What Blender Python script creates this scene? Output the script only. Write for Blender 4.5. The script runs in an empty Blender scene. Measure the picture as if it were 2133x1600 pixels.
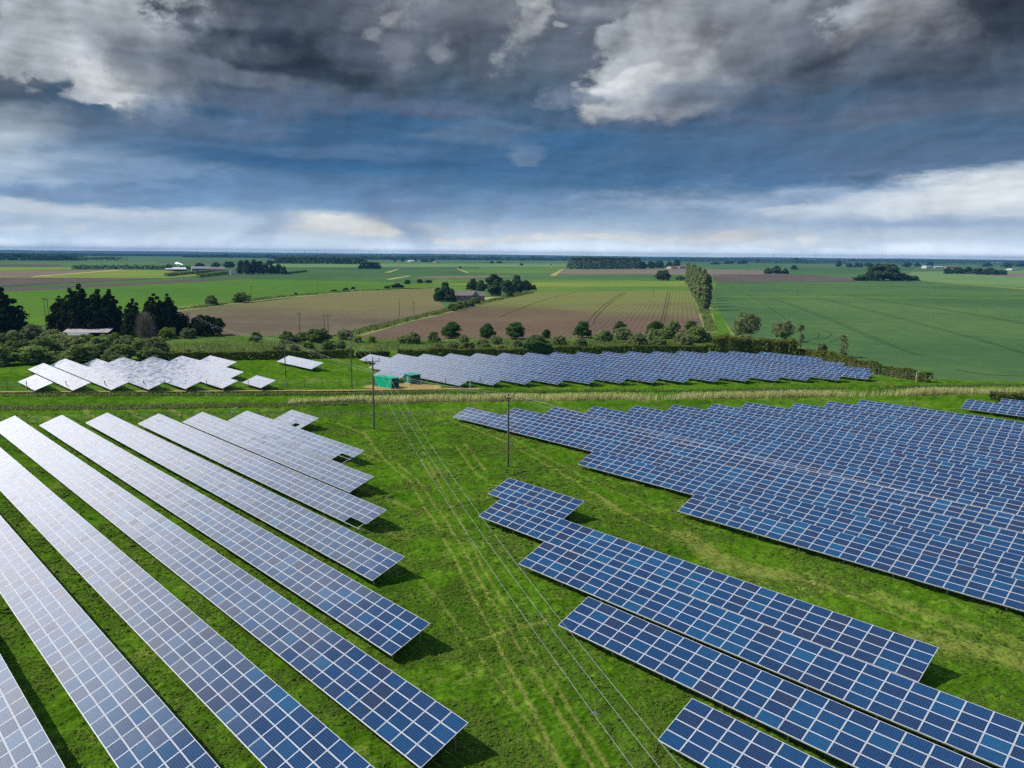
import bpy, math, random
import numpy as np
from mathutils import Matrix, Vector

R = math.radians
scn = bpy.context.scene
COL = scn.collection

# ------------------------------------------------------------------ camera
W0, H0 = 2133.0, 1600.0                       # the photograph's own pixels
F_PX, PITCH, ROLL, CAM_Z = 1628.65, 0.163091, 0.009937, 31.737
cp, sp, cr, sr = math.cos(PITCH), math.sin(PITCH), math.cos(ROLL), math.sin(ROLL)
fwd = Vector((0, cp, -sp)); upc = Vector((0, sp, cp)); ex = Vector((1, 0, 0))
c_right = ex * cr + upc * sr
c_up = upc * cr - ex * sr
cam = bpy.data.cameras.new('camera')
cam.sensor_fit = 'HORIZONTAL'; cam.sensor_width = 36.0
cam.lens = F_PX / W0 * 36.0
cam.clip_start = 0.5; cam.clip_end = 80000
cam_o = bpy.data.objects.new('camera', cam); COL.objects.link(cam_o)
M = Matrix.Identity(4)
for i in range(3):
    M[i][0] = c_right[i]; M[i][1] = c_up[i]; M[i][2] = -fwd[i]
M[0][3], M[1][3], M[2][3] = 0, 0, CAM_Z
cam_o.matrix_world = M
scn.camera = cam_o


def ray(px, py):
    """direction of the view ray through a pixel of the photograph"""
    a, b = px - W0 / 2, py - H0 / 2
    return (c_right * (a / F_PX) - c_up * (b / F_PX) + fwd).normalized()


def at(px, py, z=0.0):
    """the point at height z seen at a pixel of the photograph"""
    d = ray(px, py)
    t = (z - CAM_Z) / min(d.z, -1e-4)
    return Vector((d.x * t, d.y * t, z))


def px_of(P):
    d = Vector(P) - Vector((0, 0, CAM_Z))
    w = d.dot(fwd)
    if w < 0.1:
        return (1e6, 1e6)
    return (W0 / 2 + d.dot(c_right) / w * F_PX, H0 / 2 - d.dot(c_up) / w * F_PX)


def m_per_px(P):
    d = Vector(P) - Vector((0, 0, CAM_Z))
    return d.dot(fwd) / F_PX


# ------------------------------------------------------------------ render settings
scn.view_settings.view_transform = 'Standard'
scn.view_settings.look = 'None'
scn.view_settings.exposure = 0.0
scn.view_settings.gamma = 1.0
scn.cycles.use_denoising = False
scn.cycles.max_bounces = 6
scn.cycles.diffuse_bounces = 2
scn.cycles.glossy_bounces = 3
scn.cycles.transmission_bounces = 2
scn.cycles.transparent_max_bounces = 8
scn.cycles.volume_bounces = 0
scn.cycles.sample_clamp_indirect = 6.0

SUN_EL, SUN_AZ = 47.0, 177.5                  # sun stands to the left; azimuth counted from +X


def lin(*c):
    """sRGB 0-255 to linear"""
    o = []
    for v in c[:3]:
        v = v / 255.0
        o.append(v / 12.92 if v <= 0.04045 else ((v + 0.055) / 1.055) ** 2.4)
    return tuple(o)


# ------------------------------------------------------------------ node helper
class NT:
    """small wrapper that writes node expressions"""
    def __init__(self, tree):
        self.t = tree

    def new(self, typ, **kw):
        n = self.t.nodes.new(typ)
        for k, v in kw.items():
            setattr(n, k, v)
        return n

    def put(self, sock, v):
        if isinstance(v, bpy.types.NodeSocket):
            self.t.links.new(v, sock)
        elif v is not None:
            if hasattr(sock.default_value, '__len__'):
                v = tuple(v)
                if len(sock.default_value) == 4 and len(v) == 3:
                    v = v + (1.0,)
                sock.default_value = v
            else:
                sock.default_value = v

    def m(self, op, a, b=None, c=None, clamp=False):
        n = self.new('ShaderNodeMath', operation=op, use_clamp=clamp)
        self.put(n.inputs[0], a)
        if b is not None: self.put(n.inputs[1], b)
        if c is not None: self.put(n.inputs[2], c)
        return n.outputs[0]

    def add(self, a, b): return self.m('ADD', a, b)
    def sub(self, a, b): return self.m('SUBTRACT', a, b)
    def mul(self, a, b): return self.m('MULTIPLY', a, b)
    def div(self, a, b): return self.m('DIVIDE', a, b)
    def mad(self, a, b, c): return self.m('MULTIPLY_ADD', a, b, c)

    def comb(self, x, y, z=0.0):
        n = self.new('ShaderNodeCombineXYZ')
        self.put(n.inputs[0], x); self.put(n.inputs[1], y); self.put(n.inputs[2], z)
        return n.outputs[0]

    def sep(self, v):
        n = self.new('ShaderNodeSeparateXYZ'); self.put(n.inputs[0], v)
        return n.outputs[0], n.outputs[1], n.outputs[2]

    def noise(self, vec, scale=1.0, detail=4.0, rough=0.55, lac=2.0, dist=0.0, typ='FBM', col=False, off=None):
        n = self.new('ShaderNodeTexNoise', noise_dimensions='3D')
        n.noise_type = typ
        n.normalize = True
        if off is not None:
            a = self.new('ShaderNodeVectorMath', operation='ADD')
            self.put(a.inputs[0], vec); a.inputs[1].default_value = off
            vec = a.outputs[0]
        self.put(n.inputs['Vector'], vec)
        n.inputs['Scale'].default_value = scale
        n.inputs['Detail'].default_value = detail
        n.inputs['Roughness'].default_value = rough
        n.inputs['Lacunarity'].default_value = lac
        n.inputs['Distortion'].default_value = dist
        return n.outputs['Color'] if col else n.outputs[0]

    def vor(self, vec, scale, detail=3.0, rough=0.5, off=None):
        n = self.new('ShaderNodeTexVoronoi', voronoi_dimensions='3D', feature='F1')
        n.normalize = True
        if off is not None:
            a = self.new('ShaderNodeVectorMath', operation='ADD')
            self.put(a.inputs[0], vec); a.inputs[1].default_value = off
            vec = a.outputs[0]
        self.put(n.inputs['Vector'], vec)
        n.inputs['Scale'].default_value = scale
        n.inputs['Detail'].default_value = detail
        n.inputs['Roughness'].default_value = rough
        return n.outputs['Distance']

    def ss(self, v, lo, hi, a=0.0, b=1.0, kind='SMOOTHSTEP'):
        n = self.new('ShaderNodeMapRange', interpolation_type=kind)
        self.put(n.inputs[0], v)
        for i, q in enumerate((lo, hi, a, b)):
            self.put(n.inputs[i + 1], q)
        return n.outputs[0]

    def ramp(self, fac, stops, interp='LINEAR'):
        n = self.new('ShaderNodeValToRGB')
        cr_ = n.color_ramp; cr_.interpolation = interp
        while len(cr_.elements) < len(stops): cr_.elements.new(0.5)
        for e, (p, c) in zip(cr_.elements, stops):
            e.position = p; e.color = tuple(c[:3]) + (1.0,)
        self.put(n.inputs[0], fac)
        return n.outputs[0]

    def mix(self, fac, a, b, blend='MIX'):
        n = self.new('ShaderNodeMix', data_type='RGBA', blend_type=blend)
        n.clamp_factor = True
        self.put(n.inputs[0], fac); self.put(n.inputs[6], a); self.put(n.inputs[7], b)
        return n.outputs[2]

    def scale(self, col, k):
        n = self.new('ShaderNodeVectorMath', operation='SCALE')
        self.put(n.inputs[0], col); self.put(n.inputs[3], k)
        return n.outputs[0]


# ------------------------------------------------------------------ sky
world = bpy.data.worlds.new('World'); scn.world = world
world.use_nodes = True
wt = world.node_tree; wt.nodes.clear()
N = NT(wt)
tc = N.new('ShaderNodeTexCoord')
dx, dy, dz = N.sep(tc.outputs['Generated'])
AZ = N.mul(N.m('ARCTAN2', dx, dy), 57.29578)                 # degrees right of straight ahead
EL = N.mul(N.m('ARCSINE', dz), 57.29578)                     # degrees above the horizon


def sky_deg(px, py):
    d = ray(px, py)
    return math.degrees(math.atan2(d.x, d.y)), math.degrees(math.asin(d.z))


PXD = 1 / (F_PX * math.pi / 180)                              # degrees per pixel, near enough
# cloud-deck coordinates: bands crowd together towards the horizon
den = N.add(N.m('MAXIMUM', dz, 0.0), 0.055)
deck = N.comb(N.div(dx, den), N.div(dy, den), 0.0)
puff = N.comb(N.mul(AZ, 0.1), N.mul(EL, 0.145), 0.0)
band = N.comb(N.mul(AZ, 0.065), N.mul(EL, 0.27), 3.0)
wx, wy, wz = N.sep(N.noise(puff, 0.95, 4, 0.50, col=True))
bx, by, bz = N.sep(N.noise(band, 1.3, 5, 0.55, col=True))
hi_ = N.ss(EL, 5.5, 10.0)                                     # 0 low sky (bands), 1 high sky (heaps)
lo_ = N.sub(1.0, hi_)
sx = N.add(N.mul(N.sub(wx, 0.5), hi_), N.mul(N.sub(bx, 0.5), lo_))
sy = N.add(N.mul(N.sub(wy, 0.5), hi_), N.mul(N.mul(N.sub(by, 0.5), 0.5), lo_))
AW = N.mad(sx, 8.0, AZ)
EW = N.mad(sy, 5.5, EL)
# the heaps: thin cloud is bright and thick cloud dark, and their lumps are lit from the left
heap = N.comb(N.mul(N.mad(sx, 2.0, AZ), 0.1), N.mul(N.mad(sy, 1.5, EL), 0.145), 7.0)
thick = N.sub(N.noise(heap, 1.3, 7, 0.57, dist=0.4), 0.5)
v0 = N.vor(heap, 2.3, 3.0, 0.5)
v1 = N.vor(heap, 2.3, 3.0, 0.5, off=(-0.06, 0.06, 0.0))
lump = N.sub(v1, v0)
relief = N.add(N.mul(thick, 1.4), N.mul(lump, 1.9))
c0 = N.noise(N.comb(N.mul(AZ, 0.10), N.mul(EL, 0.36), 9.0), 1.6, 7, 0.57, dist=0.2)
c1 = N.noise(N.comb(N.mul(AZ, 0.10), N.mul(EL, 0.36), 9.0), 1.6, 7, 0.57, dist=0.2, off=(-0.05, 0.09, 0.0))
relief_b = N.mul(N.sub(c0, c1), 2.2)
edge = N.add(N.mul(N.sub(N.noise(puff, 2.6, 10, 0.64), 0.5), 1.5), N.mul(N.sub(0.42, v0), 1.2))
edge_f = N.add(N.mul(N.sub(N.noise(puff, 7.0, 6, 0.62), 0.5), 2.8), N.mul(edge, 0.3))
far_ = N.comb(N.mul(AZ, 0.13), N.mul(EL, 0.42), 5.0)              # heaps seen far off, near the horizon
edge_b = N.mul(N.sub(N.noise(far_, 2.4, 8, 0.62), 0.5), 1.7)
edge_all = N.add(N.mul(edge, hi_), N.mul(edge_b, lo_))

E_ = lambda y: (sky_deg(1066, y)[1]) / 20.0
base = N.ramp(N.div(N.mad(sy, 3.0, EL), 20.0), [
    (0.0, lin(248, 252, 255)), (E_(522), lin(240, 246, 250)), (E_(505), lin(212, 223, 232)), (E_(478), lin(190, 204, 217)),
    (E_(445), lin(144, 170, 194)), (E_(412), lin(100, 133, 164)), (E_(350), lin(74, 109, 143)),
    (E_(270), lin(70, 99, 126)), (E_(190), lin(76, 94, 112)), (E_(100), lin(88, 97, 108)), (0.93, lin(106, 112, 120))])
col = base


def blob(x, y, rx, ry, c, amt=1.0, rot=0.0, soft=0.5, rag=1.0, asym=0.0):
    """a bank of cloud at a place in the sky; its outline is broken by the warp and the edge noise"""
    global col
    a0, e0 = sky_deg(x, y)
    rx *= PXD; ry *= PXD
    u = N.sub(AW, a0); v = N.sub(EW, e0)
    ca, sa = math.cos(R(rot)), math.sin(R(rot))
    p = N.add(N.mul(u, ca / rx), N.mul(v, sa / rx))
    q = N.add(N.mul(u, -sa / ry), N.mul(v, ca / ry))
    d = N.m('SQRT', N.add(N.mul(p, p), N.mul(q, q)))
    small = min(rx, ry) < 36 * PXD and rx < 70 * PXD and y < 250
    d = N.sub(d, N.mul(edge_f if small else edge_all, rag))
    inner = 1.0 - soft
    if asym:                                                  # crisp on the lit side, melting away on the other
        inner = N.sub(1.0 - soft, N.mul(N.ss(N.sub(u, v), -0.3 * rx, 1.3 * rx), asym))
    f = N.ss(d, 1.0 + soft * 0.5, inner, 0.0, amt)
    col = N.mix(f, col, lin(*c))


# ---- banks, far to near
blob(150, 400, 700, 40, (112, 144, 182), 0.55, soft=.9)
blob(60, 330, 260, 70, (150, 172, 194), 0.75, soft=.8)
blob(10, 265, 95, 45, (196, 205, 210), 0.8, soft=.7)
blob(-10, 345, 150, 36, (190, 203, 216), 0.7, soft=.8)
blob(300, 362, 150, 22, (128, 155, 184), 0.75, soft=.6)
blob(330, 285, 210, 26, (104, 124, 150), 0.55, soft=.9)
blob(110, 245, 200, 26, (96, 108, 124), 0.55, soft=.9)
blob(760, 300, 420, 60, (62, 100, 136), 0.55, soft=.9)
blob(1300, 330, 460, 70, (68, 108, 146), 0.6, soft=.9)
blob(1750, 290, 460, 70, (90, 114, 140), 0.6, soft=.9)
blob(560, 330, 330, 22, (58, 100, 140), 0.6, soft=.8)
blob(620, 222, 280, 26, (98, 112, 134), 0.75, soft=.6)
blob(880, 232, 160, 20, (92, 108, 132), 0.7, soft=.6)
blob(440, 268, 150, 16, (100, 118, 144), 0.65, soft=.5)
blob(700, 318, 200, 14, (92, 120, 152), 0.7, soft=.5)
blob(1010, 285, 150, 26, (102, 126, 152), 0.7, soft=.5)
blob(1085, 318, 40, 18, (112, 134, 158), 0.7, soft=.5)
blob(1260, 250, 130, 22, (88, 108, 134), 0.7, soft=.6)
blob(1500, 250, 250, 22, (84, 100, 124), 0.65, soft=.7)
blob(1180, 300, 130, 18, (58, 102, 140), 0.65, soft=.6)
blob(850, 262, 110, 16, (60, 100, 136), 0.7, soft=.6)
blob(730, 352, 260, 12, (66, 112, 152), 0.6, soft=.7)
blob(1400, 375, 330, 14, (78, 116, 152), 0.6, soft=.7)
blob(1700, 345, 330, 18, (84, 114, 146), 0.6, soft=.7)
blob(2000, 330, 260, 34, (98, 116, 142), 0.6, soft=.8)
blob(1900, 235, 260, 24, (104, 114, 130), 0.6, soft=.7)
blob(580, 385, 60, 24, (104, 136, 172), 0.55, soft=.6)
# low bright bands
blob(40, 436, 330, 17, (212, 219, 226), 0.85, soft=.7)
blob(100, 478, 360, 22, (182, 200, 216), 0.7, soft=.9)
blob(740, 473, 185, 26, (226, 224, 217), 0.95, soft=.7)
blob(640, 500, 330, 22, (196, 206, 214), 0.6, soft=.9)
blob(840, 430, 75, 62, (100, 128, 163), 0.75, soft=1.0, rag=.5)
blob(845, 475, 46, 60, (146, 166, 190), 0.65, soft=1.0, rag=.3)
blob(540, 452, 55, 50, (116, 144, 176), 0.5, soft=1.0, rag=.3)
blob(1230, 425, 330, 22, (132, 156, 184), 0.65, soft=.9)
blob(1480, 420, 60, 50, (108, 137, 172), 0.55, soft=1.0, rag=.4)
blob(1750, 425, 380, 40, (176, 190, 206), 0.85, soft=.8)
blob(1990, 385, 300, 26, (196, 205, 215), 0.85, rot=9, soft=.7)
blob(2060, 420, 190, 40, (224, 226, 227), 0.95, soft=.6)
blob(1820, 440, 170, 24, (206, 212, 218), 0.8, soft=.7)
blob(1960, 462, 230, 14, (150, 172, 200), 0.7, soft=.8)
blob(1650, 415, 75, 15, (135, 158, 188), 0.6, soft=.8)
blob(1380, 495, 330, 15, (214, 212, 206), 0.75, soft=.8)
blob(1010, 500, 150, 12, (216, 212, 204), 0.7, soft=.8)
blob(1700, 500, 300, 11, (198, 206, 212), 0.6, soft=.9)
# small sunlit heaps far off
blob(905, 498, 26, 8, (222, 220, 214), 0.8, soft=.4, rag=1.1, asym=.5)
blob(955, 500, 30, 9, (226, 222, 214), 0.8, soft=.4, rag=1.1, asym=.5)
blob(1010, 494, 34, 9, (224, 220, 212), 0.8, soft=.4, rag=1.1, asym=.5)
blob(1075, 497, 30, 9, (222, 220, 214), 0.8, soft=.4, rag=1.1, asym=.5)
blob(1130, 490, 24, 9, (226, 222, 214), 0.8, soft=.4, rag=1.1, asym=.5)
blob(1180, 497, 40, 9, (220, 219, 215), 0.8, soft=.4, rag=1.1, asym=.5)
blob(1250, 492, 36, 10, (228, 224, 214), 0.8, soft=.4, rag=1.1, asym=.5)
blob(1310, 498, 30, 8, (222, 220, 216), 0.8, soft=.4, rag=1.1, asym=.5)
blob(1385, 494, 36, 9, (224, 221, 215), 0.8, soft=.4, rag=1.1, asym=.5)
blob(1440, 500, 26, 7, (220, 219, 216), 0.8, soft=.4, rag=1.1, asym=.5)
blob(1510, 494, 40, 10, (226, 222, 216), 0.8, soft=.4, rag=1.1, asym=.5)
blob(1590, 500, 30, 7, (218, 219, 218), 0.8, soft=.4, rag=1.1, asym=.5)
blob(1660, 496, 26, 8, (222, 220, 217), 0.8, soft=.4, rag=1.1, asym=.5)
blob(178, 477, 22, 9, (226, 228, 230), 0.55, soft=.7, rag=1.1, asym=.5)
blob(85, 479, 26, 7, (220, 224, 228), 0.55, soft=.7, rag=1.1, asym=.5)
blob(325, 491, 34, 6, (214, 219, 224), 0.55, soft=.7, rag=1.1, asym=.5)
blob(770, 482, 60, 20, (234, 230, 220), 0.8, soft=.4, rag=1.1, asym=.5)
blob(700, 470, 70, 14, (230, 227, 219), 0.8, soft=.4, rag=1.1, asym=.5)
blob(10, 462, 30, 14, (228, 231, 233), 0.55, soft=.7, rag=1.1, asym=.5)
blob(1985, 415, 70, 26, (228, 230, 231), 0.8, soft=.4, rag=1.1, asym=.5)
blob(2080, 405, 60, 30, (230, 231, 231), 0.8, soft=.4, rag=1.1, asym=.5)
blob(1900, 430, 70, 20, (220, 224, 228), 0.8, soft=.4, rag=1.1, asym=.5)
blob(1650, 432, 70, 12, (206, 213, 221), 0.8, soft=.4, rag=1.1, asym=.5)
# high heaps
blob(500, 70, 330, 120, (64, 72, 84), 0.9, soft=.6, rag=.8)
blob(590, 118, 190, 52, (52, 61, 74), 0.9, soft=.7, rag=.8)
blob(330, 25, 110, 42, (60, 67, 78), 0.8, soft=.7)
blob(445, 32, 70, 22, (96, 102, 112), 0.7, rot=10, soft=.6)
blob(455, 95, 110, 20, (86, 94, 106), 0.7, rot=-6, soft=.7)
blob(800, 90, 120, 75, (96, 104, 118), 0.7, soft=.7)
blob(640, 30, 70, 30, (84, 92, 104), 0.7, soft=.7)
blob(960, 30, 170, 60, (122, 126, 134), 0.75, soft=.7)
blob(1010, 110, 150, 40, (84, 92, 105), 0.75, soft=.8)
blob(1240, 75, 100, 80, (92, 98, 109), 0.85, soft=.6)
blob(1280, 4, 110, 22, (142, 146, 152), 0.7, soft=.7)
# left heap
blob(140, 55, 230, 105, (150, 156, 163), 0.95, soft=.5, asym=.5)
blob(60, 110, 110, 55, (124, 131, 141), 0.8, soft=.5, asym=.6)
blob(12, 66, 40, 26, (166, 172, 178), 0.8, soft=.4, asym=.6)
blob(20, 182, 90, 22, (84, 94, 110), 0.8, soft=.6)
blob(130, 8, 60, 24, (90, 97, 108), 0.85, soft=.4)
blob(135, 118, 26, 58, (98, 106, 118), 0.8, rot=12, soft=.5)
blob(265, 110, 150, 120, (176, 180, 184), 0.95, rot=-25, soft=.14, asym=.9)
blob(205, 135, 52, 50, (182, 185, 188), 0.9, soft=.25, asym=.8)
blob(232, 200, 52, 34, (202, 203, 202), 0.95, soft=.22, asym=.7)
blob(260, 80, 60, 40, (176, 180, 184), 0.8, soft=.3, asym=.9)
blob(360, 130, 110, 60, (112, 119, 129), 0.75, rot=-12, soft=.8)
blob(500, 170, 150, 18, (112, 120, 132), 0.75, rot=-8, soft=.5)
blob(160, 207, 24, 9, (178, 183, 188), 0.72, soft=.6)
blob(88, 196, 14, 6, (150, 158, 168), 0.72, soft=.6)
# small sunlit heads
blob(779, 62, 20, 16, (160, 164, 168), 0.72, soft=.6, asym=.8)
blob(816, 47, 26, 16, (166, 169, 172), 0.72, soft=.6, asym=.8)
blob(850, 14, 50, 18, (140, 144, 149), 0.72, soft=.6, asym=.8)
blob(828, 108, 46, 26, (120, 124, 131), 0.72, soft=.6, asym=.9)
blob(905, 106, 36, 14, (132, 136, 142), 0.72, soft=.6, asym=.8)
blob(1096, 62, 34, 64, (164, 167, 169), 0.72, rot=-28, soft=.6, asym=.8)
blob(1120, 30, 18, 30, (182, 184, 184), 0.72, rot=-20, soft=.6, asym=.6)
blob(1150, 46, 14, 9, (168, 170, 172), 0.72, soft=.6)
# right heap
blob(1480, 90, 215, 130, (150, 154, 159), 0.95, rot=20, soft=.14, asym=1.0)
blob(1400, 40, 80, 70, (164, 167, 170), 0.85, rot=30, soft=.25, asym=.9)
blob(1560, 60, 130, 70, (120, 124, 131), 0.8, soft=.7)
blob(1600, 130, 130, 34, (102, 109, 120), 0.75, soft=.7)
blob(1350, 160, 125, 66, (178, 181, 183), 0.95, rot=26, soft=.25, asym=.9)
blob(1290, 184, 70, 32, (206, 207, 207), 0.95, rot=20, soft=.22, asym=.7)
blob(1200, 200, 60, 16, (120, 132, 148), 0.7, soft=.7)
blob(1480, 200, 200, 26, (84, 97, 117), 0.7, soft=.8)
# far right
blob(1730, 70, 90, 60, (104, 110, 120), 0.8, soft=.6)
blob(1790, 14, 62, 26, (184, 188, 192), 0.72, soft=.6, asym=.5)
blob(1865, 48, 92, 44, (152, 153, 156), 0.9, rot=14, soft=.25, asym=.8)
blob(1812, 120, 130, 46, (66, 74, 87), 0.9, soft=.6)
blob(1990, 55, 100, 40, (134, 137, 142), 0.8, soft=.5)
blob(1960, 120, 150, 34, (100, 107, 118), 0.75, soft=.7)
blob(2110, 28, 120, 70, (48, 56, 67), 0.95, soft=.5)
blob(2100, 150, 170, 40, (80, 91, 108), 0.7, soft=.8)

# relief: light and shade of the heaps, weaker in the veiled blue belt
hmask = N.ss(EL, 7.0, 12.0, 0.30, 1.0)
shade_ = N.add(1.0, N.add(N.mul(relief, hmask), N.mul(relief_b, N.ss(EL, 1.0, 5.0, 0.15, 0.42))))
shade_ = N.m('MAXIMUM', N.m('MINIMUM', shade_, 1.5), 0.55)
col = N.scale(col, shade_)
col = N.mix(1.0, col, (0.95, 1.0, 1.05), 'MULTIPLY')
# the deck outside the photograph: dark blue-grey overhead, broken and sunlit to the left
deckn = N.noise(deck, 0.9, 6, 0.6, dist=0.3)
over = N.mix(N.ss(deckn, 0.38, 0.66), lin(70, 104, 158), lin(128, 150, 188))
col = N.mix(N.ss(EL, 17.5, 24.0), col, over)
sky = N.new('ShaderNodeTexSky', sky_type='NISHITA')
sky.sun_disc = False
sky.sun_elevation = R(SUN_EL)
sky.sun_rotation = R(90 - SUN_AZ)
sky.air_density = 1.0; sky.dust_density = 1.0; sky.ozone_density = 1.0
clear = N.scale(sky.outputs[0], 0.10)
side = N.ss(N.m('ABSOLUTE', AZ), 70.0, 110.0)
gap = N.mul(side, N.ss(deckn, 0.50, 0.36))
col = N.mix(gap, col, clear)
# sunlit cloud bank to the left of the photograph
u = N.div(N.add(AW, 60.0), 27.0); v = N.div(N.sub(EW, 18.0), 15.0)
dd = N.m('SQRT', N.add(N.mul(u, u), N.mul(v, v)))
bank = N.mul(N.ss(dd, 1.2, 0.6), N.ss(AZ, -33.6, -36.5))
u2 = N.div(N.add(AW, 34.0), 27.0); v2 = N.div(N.sub(EW, 28.0), 12.0)
d2 = N.m('SQRT', N.add(N.mul(u2, u2), N.mul(v2, v2)))
bank2 = N.mul(N.ss(d2, 1.15, 0.5), N.ss(EL, 17.3, 19.0))
BANK1, BANK2 = 3.8, 1.9
u3 = N.div(N.add(AW, 29.0), 12.0); v3 = N.div(N.sub(EW, 22.5), 5.5)
bank3 = N.mul(N.ss(N.m('SQRT', N.add(N.mul(u3, u3), N.mul(v3, v3))), 1.3, 0.4), N.ss(EL, 17.3, 19.0))
col = N.mix(bank2, col, (BANK2 * .95, BANK2 * .98, BANK2 * 1.03))
col = N.mix(bank3, col, (2.9, 2.9, 2.95))
col = N.mix(bank, col, (BANK1, BANK1 * .99, BANK1 * 1.0))
col = N.mix(N.ss(EL, 0.0, -1.5), col, lin(120, 140, 150))
col = N.scale(col, N.ss(EL, 0.0, 1.8, 1.6, 1.0))
bg = N.new('ShaderNodeBackground'); bg.inputs[1].default_value = 0.1
N.put(bg.inputs[0], N.scale(col, 10.0))
wo = N.new('ShaderNodeOutputWorld'); wt.links.new(bg.outputs[0], wo.inputs[0])
world.cycles.sampling_method = 'MANUAL'
world.cycles.sample_map_resolution = 512

# ------------------------------------------------------------------ sun
sun = bpy.data.lights.new('sun', 'SUN'); sun.energy = 3.6; sun.angle = R(0.5); sun.color = (1.0, 0.95, 0.87)
sun_o = bpy.data.objects.new('sun', sun); COL.objects.link(sun_o)
sd = Vector((math.cos(R(SUN_AZ)) * math.cos(R(SUN_EL)), math.sin(R(SUN_AZ)) * math.cos(R(SUN_EL)), math.sin(R(SUN_EL))))
sun_o.rotation_euler = sd.to_track_quat('Z', 'Y').to_euler()
sun_o.location = sd * 300

# ------------------------------------------------------------------ object helpers
rng = np.random.default_rng(7)
random.seed(7)


def link(o, parent=None):
    COL.objects.link(o)
    if parent is not None:
        o.parent = parent
    return o


def tag(o, label=None, cat=None, group=None, kind=None):
    if label: o['label'] = label
    if cat: o['category'] = cat
    if group: o['group'] = group
    if kind: o['kind'] = kind
    return o


def thing(name, label, cat, loc=(0, 0, 0), rotz=0.0, group=None, scale=None):
    o = bpy.data.objects.new(name, None)
    o.empty_display_size = 0.5
    o.location = loc; o.rotation_euler = (0, 0, rotz)
    if scale is not None:
        o.scale = scale if hasattr(scale, '__len__') else (scale,) * 3
    link(o)
    return tag(o, label, cat, group)


def obj(name, mesh, parent=None, loc=None, rot=None, scale=None):
    o = bpy.data.objects.new(name, mesh)
    if loc is not None: o.location = loc
    if rot is not None: o.rotation_euler = rot
    if scale is not None: o.scale = scale
    return link(o, parent)


def mesh_np(name, V, Fq, mats=(), mi=None, uv=None, fattr=None, vattr=None, smooth=False):
    """mesh from numpy arrays; Fq is an (n,3) or (n,4) index array"""
    V = np.asarray(V, np.float32); Fq = np.asarray(Fq, np.int32)
    me = bpy.data.meshes.new(name)
    n, k = Fq.shape
    me.vertices.add(len(V)); me.vertices.foreach_set('co', V.ravel())
    me.loops.add(n * k); me.loops.foreach_set('vertex_index', Fq.ravel())
    me.polygons.add(n)
    me.polygons.foreach_set('loop_start', np.arange(0, n * k, k, dtype=np.int32))
    me.polygons.foreach_set('loop_total', np.full(n, k, np.int32))
    for m in mats: me.materials.append(m)
    if mi is not None: me.polygons.foreach_set('material_index', np.asarray(mi, np.int32))
    me.polygons.foreach_set('use_smooth', np.full(n, smooth))
    me.update(calc_edges=True)
    if uv is not None:
        l = me.uv_layers.new(name='UVMap'); l.data.foreach_set('uv', np.asarray(uv, np.float32).ravel())
    for nm, a in (fattr or {}).items():
        t = me.attributes.new(nm, 'FLOAT', 'FACE'); t.data.foreach_set('value', np.asarray(a, np.float32))
    for nm, a in (vattr or {}).items():
        t = me.attributes.new(nm, 'FLOAT', 'POINT'); t.data.foreach_set('value', np.asarray(a, np.float32))
    return me


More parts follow.
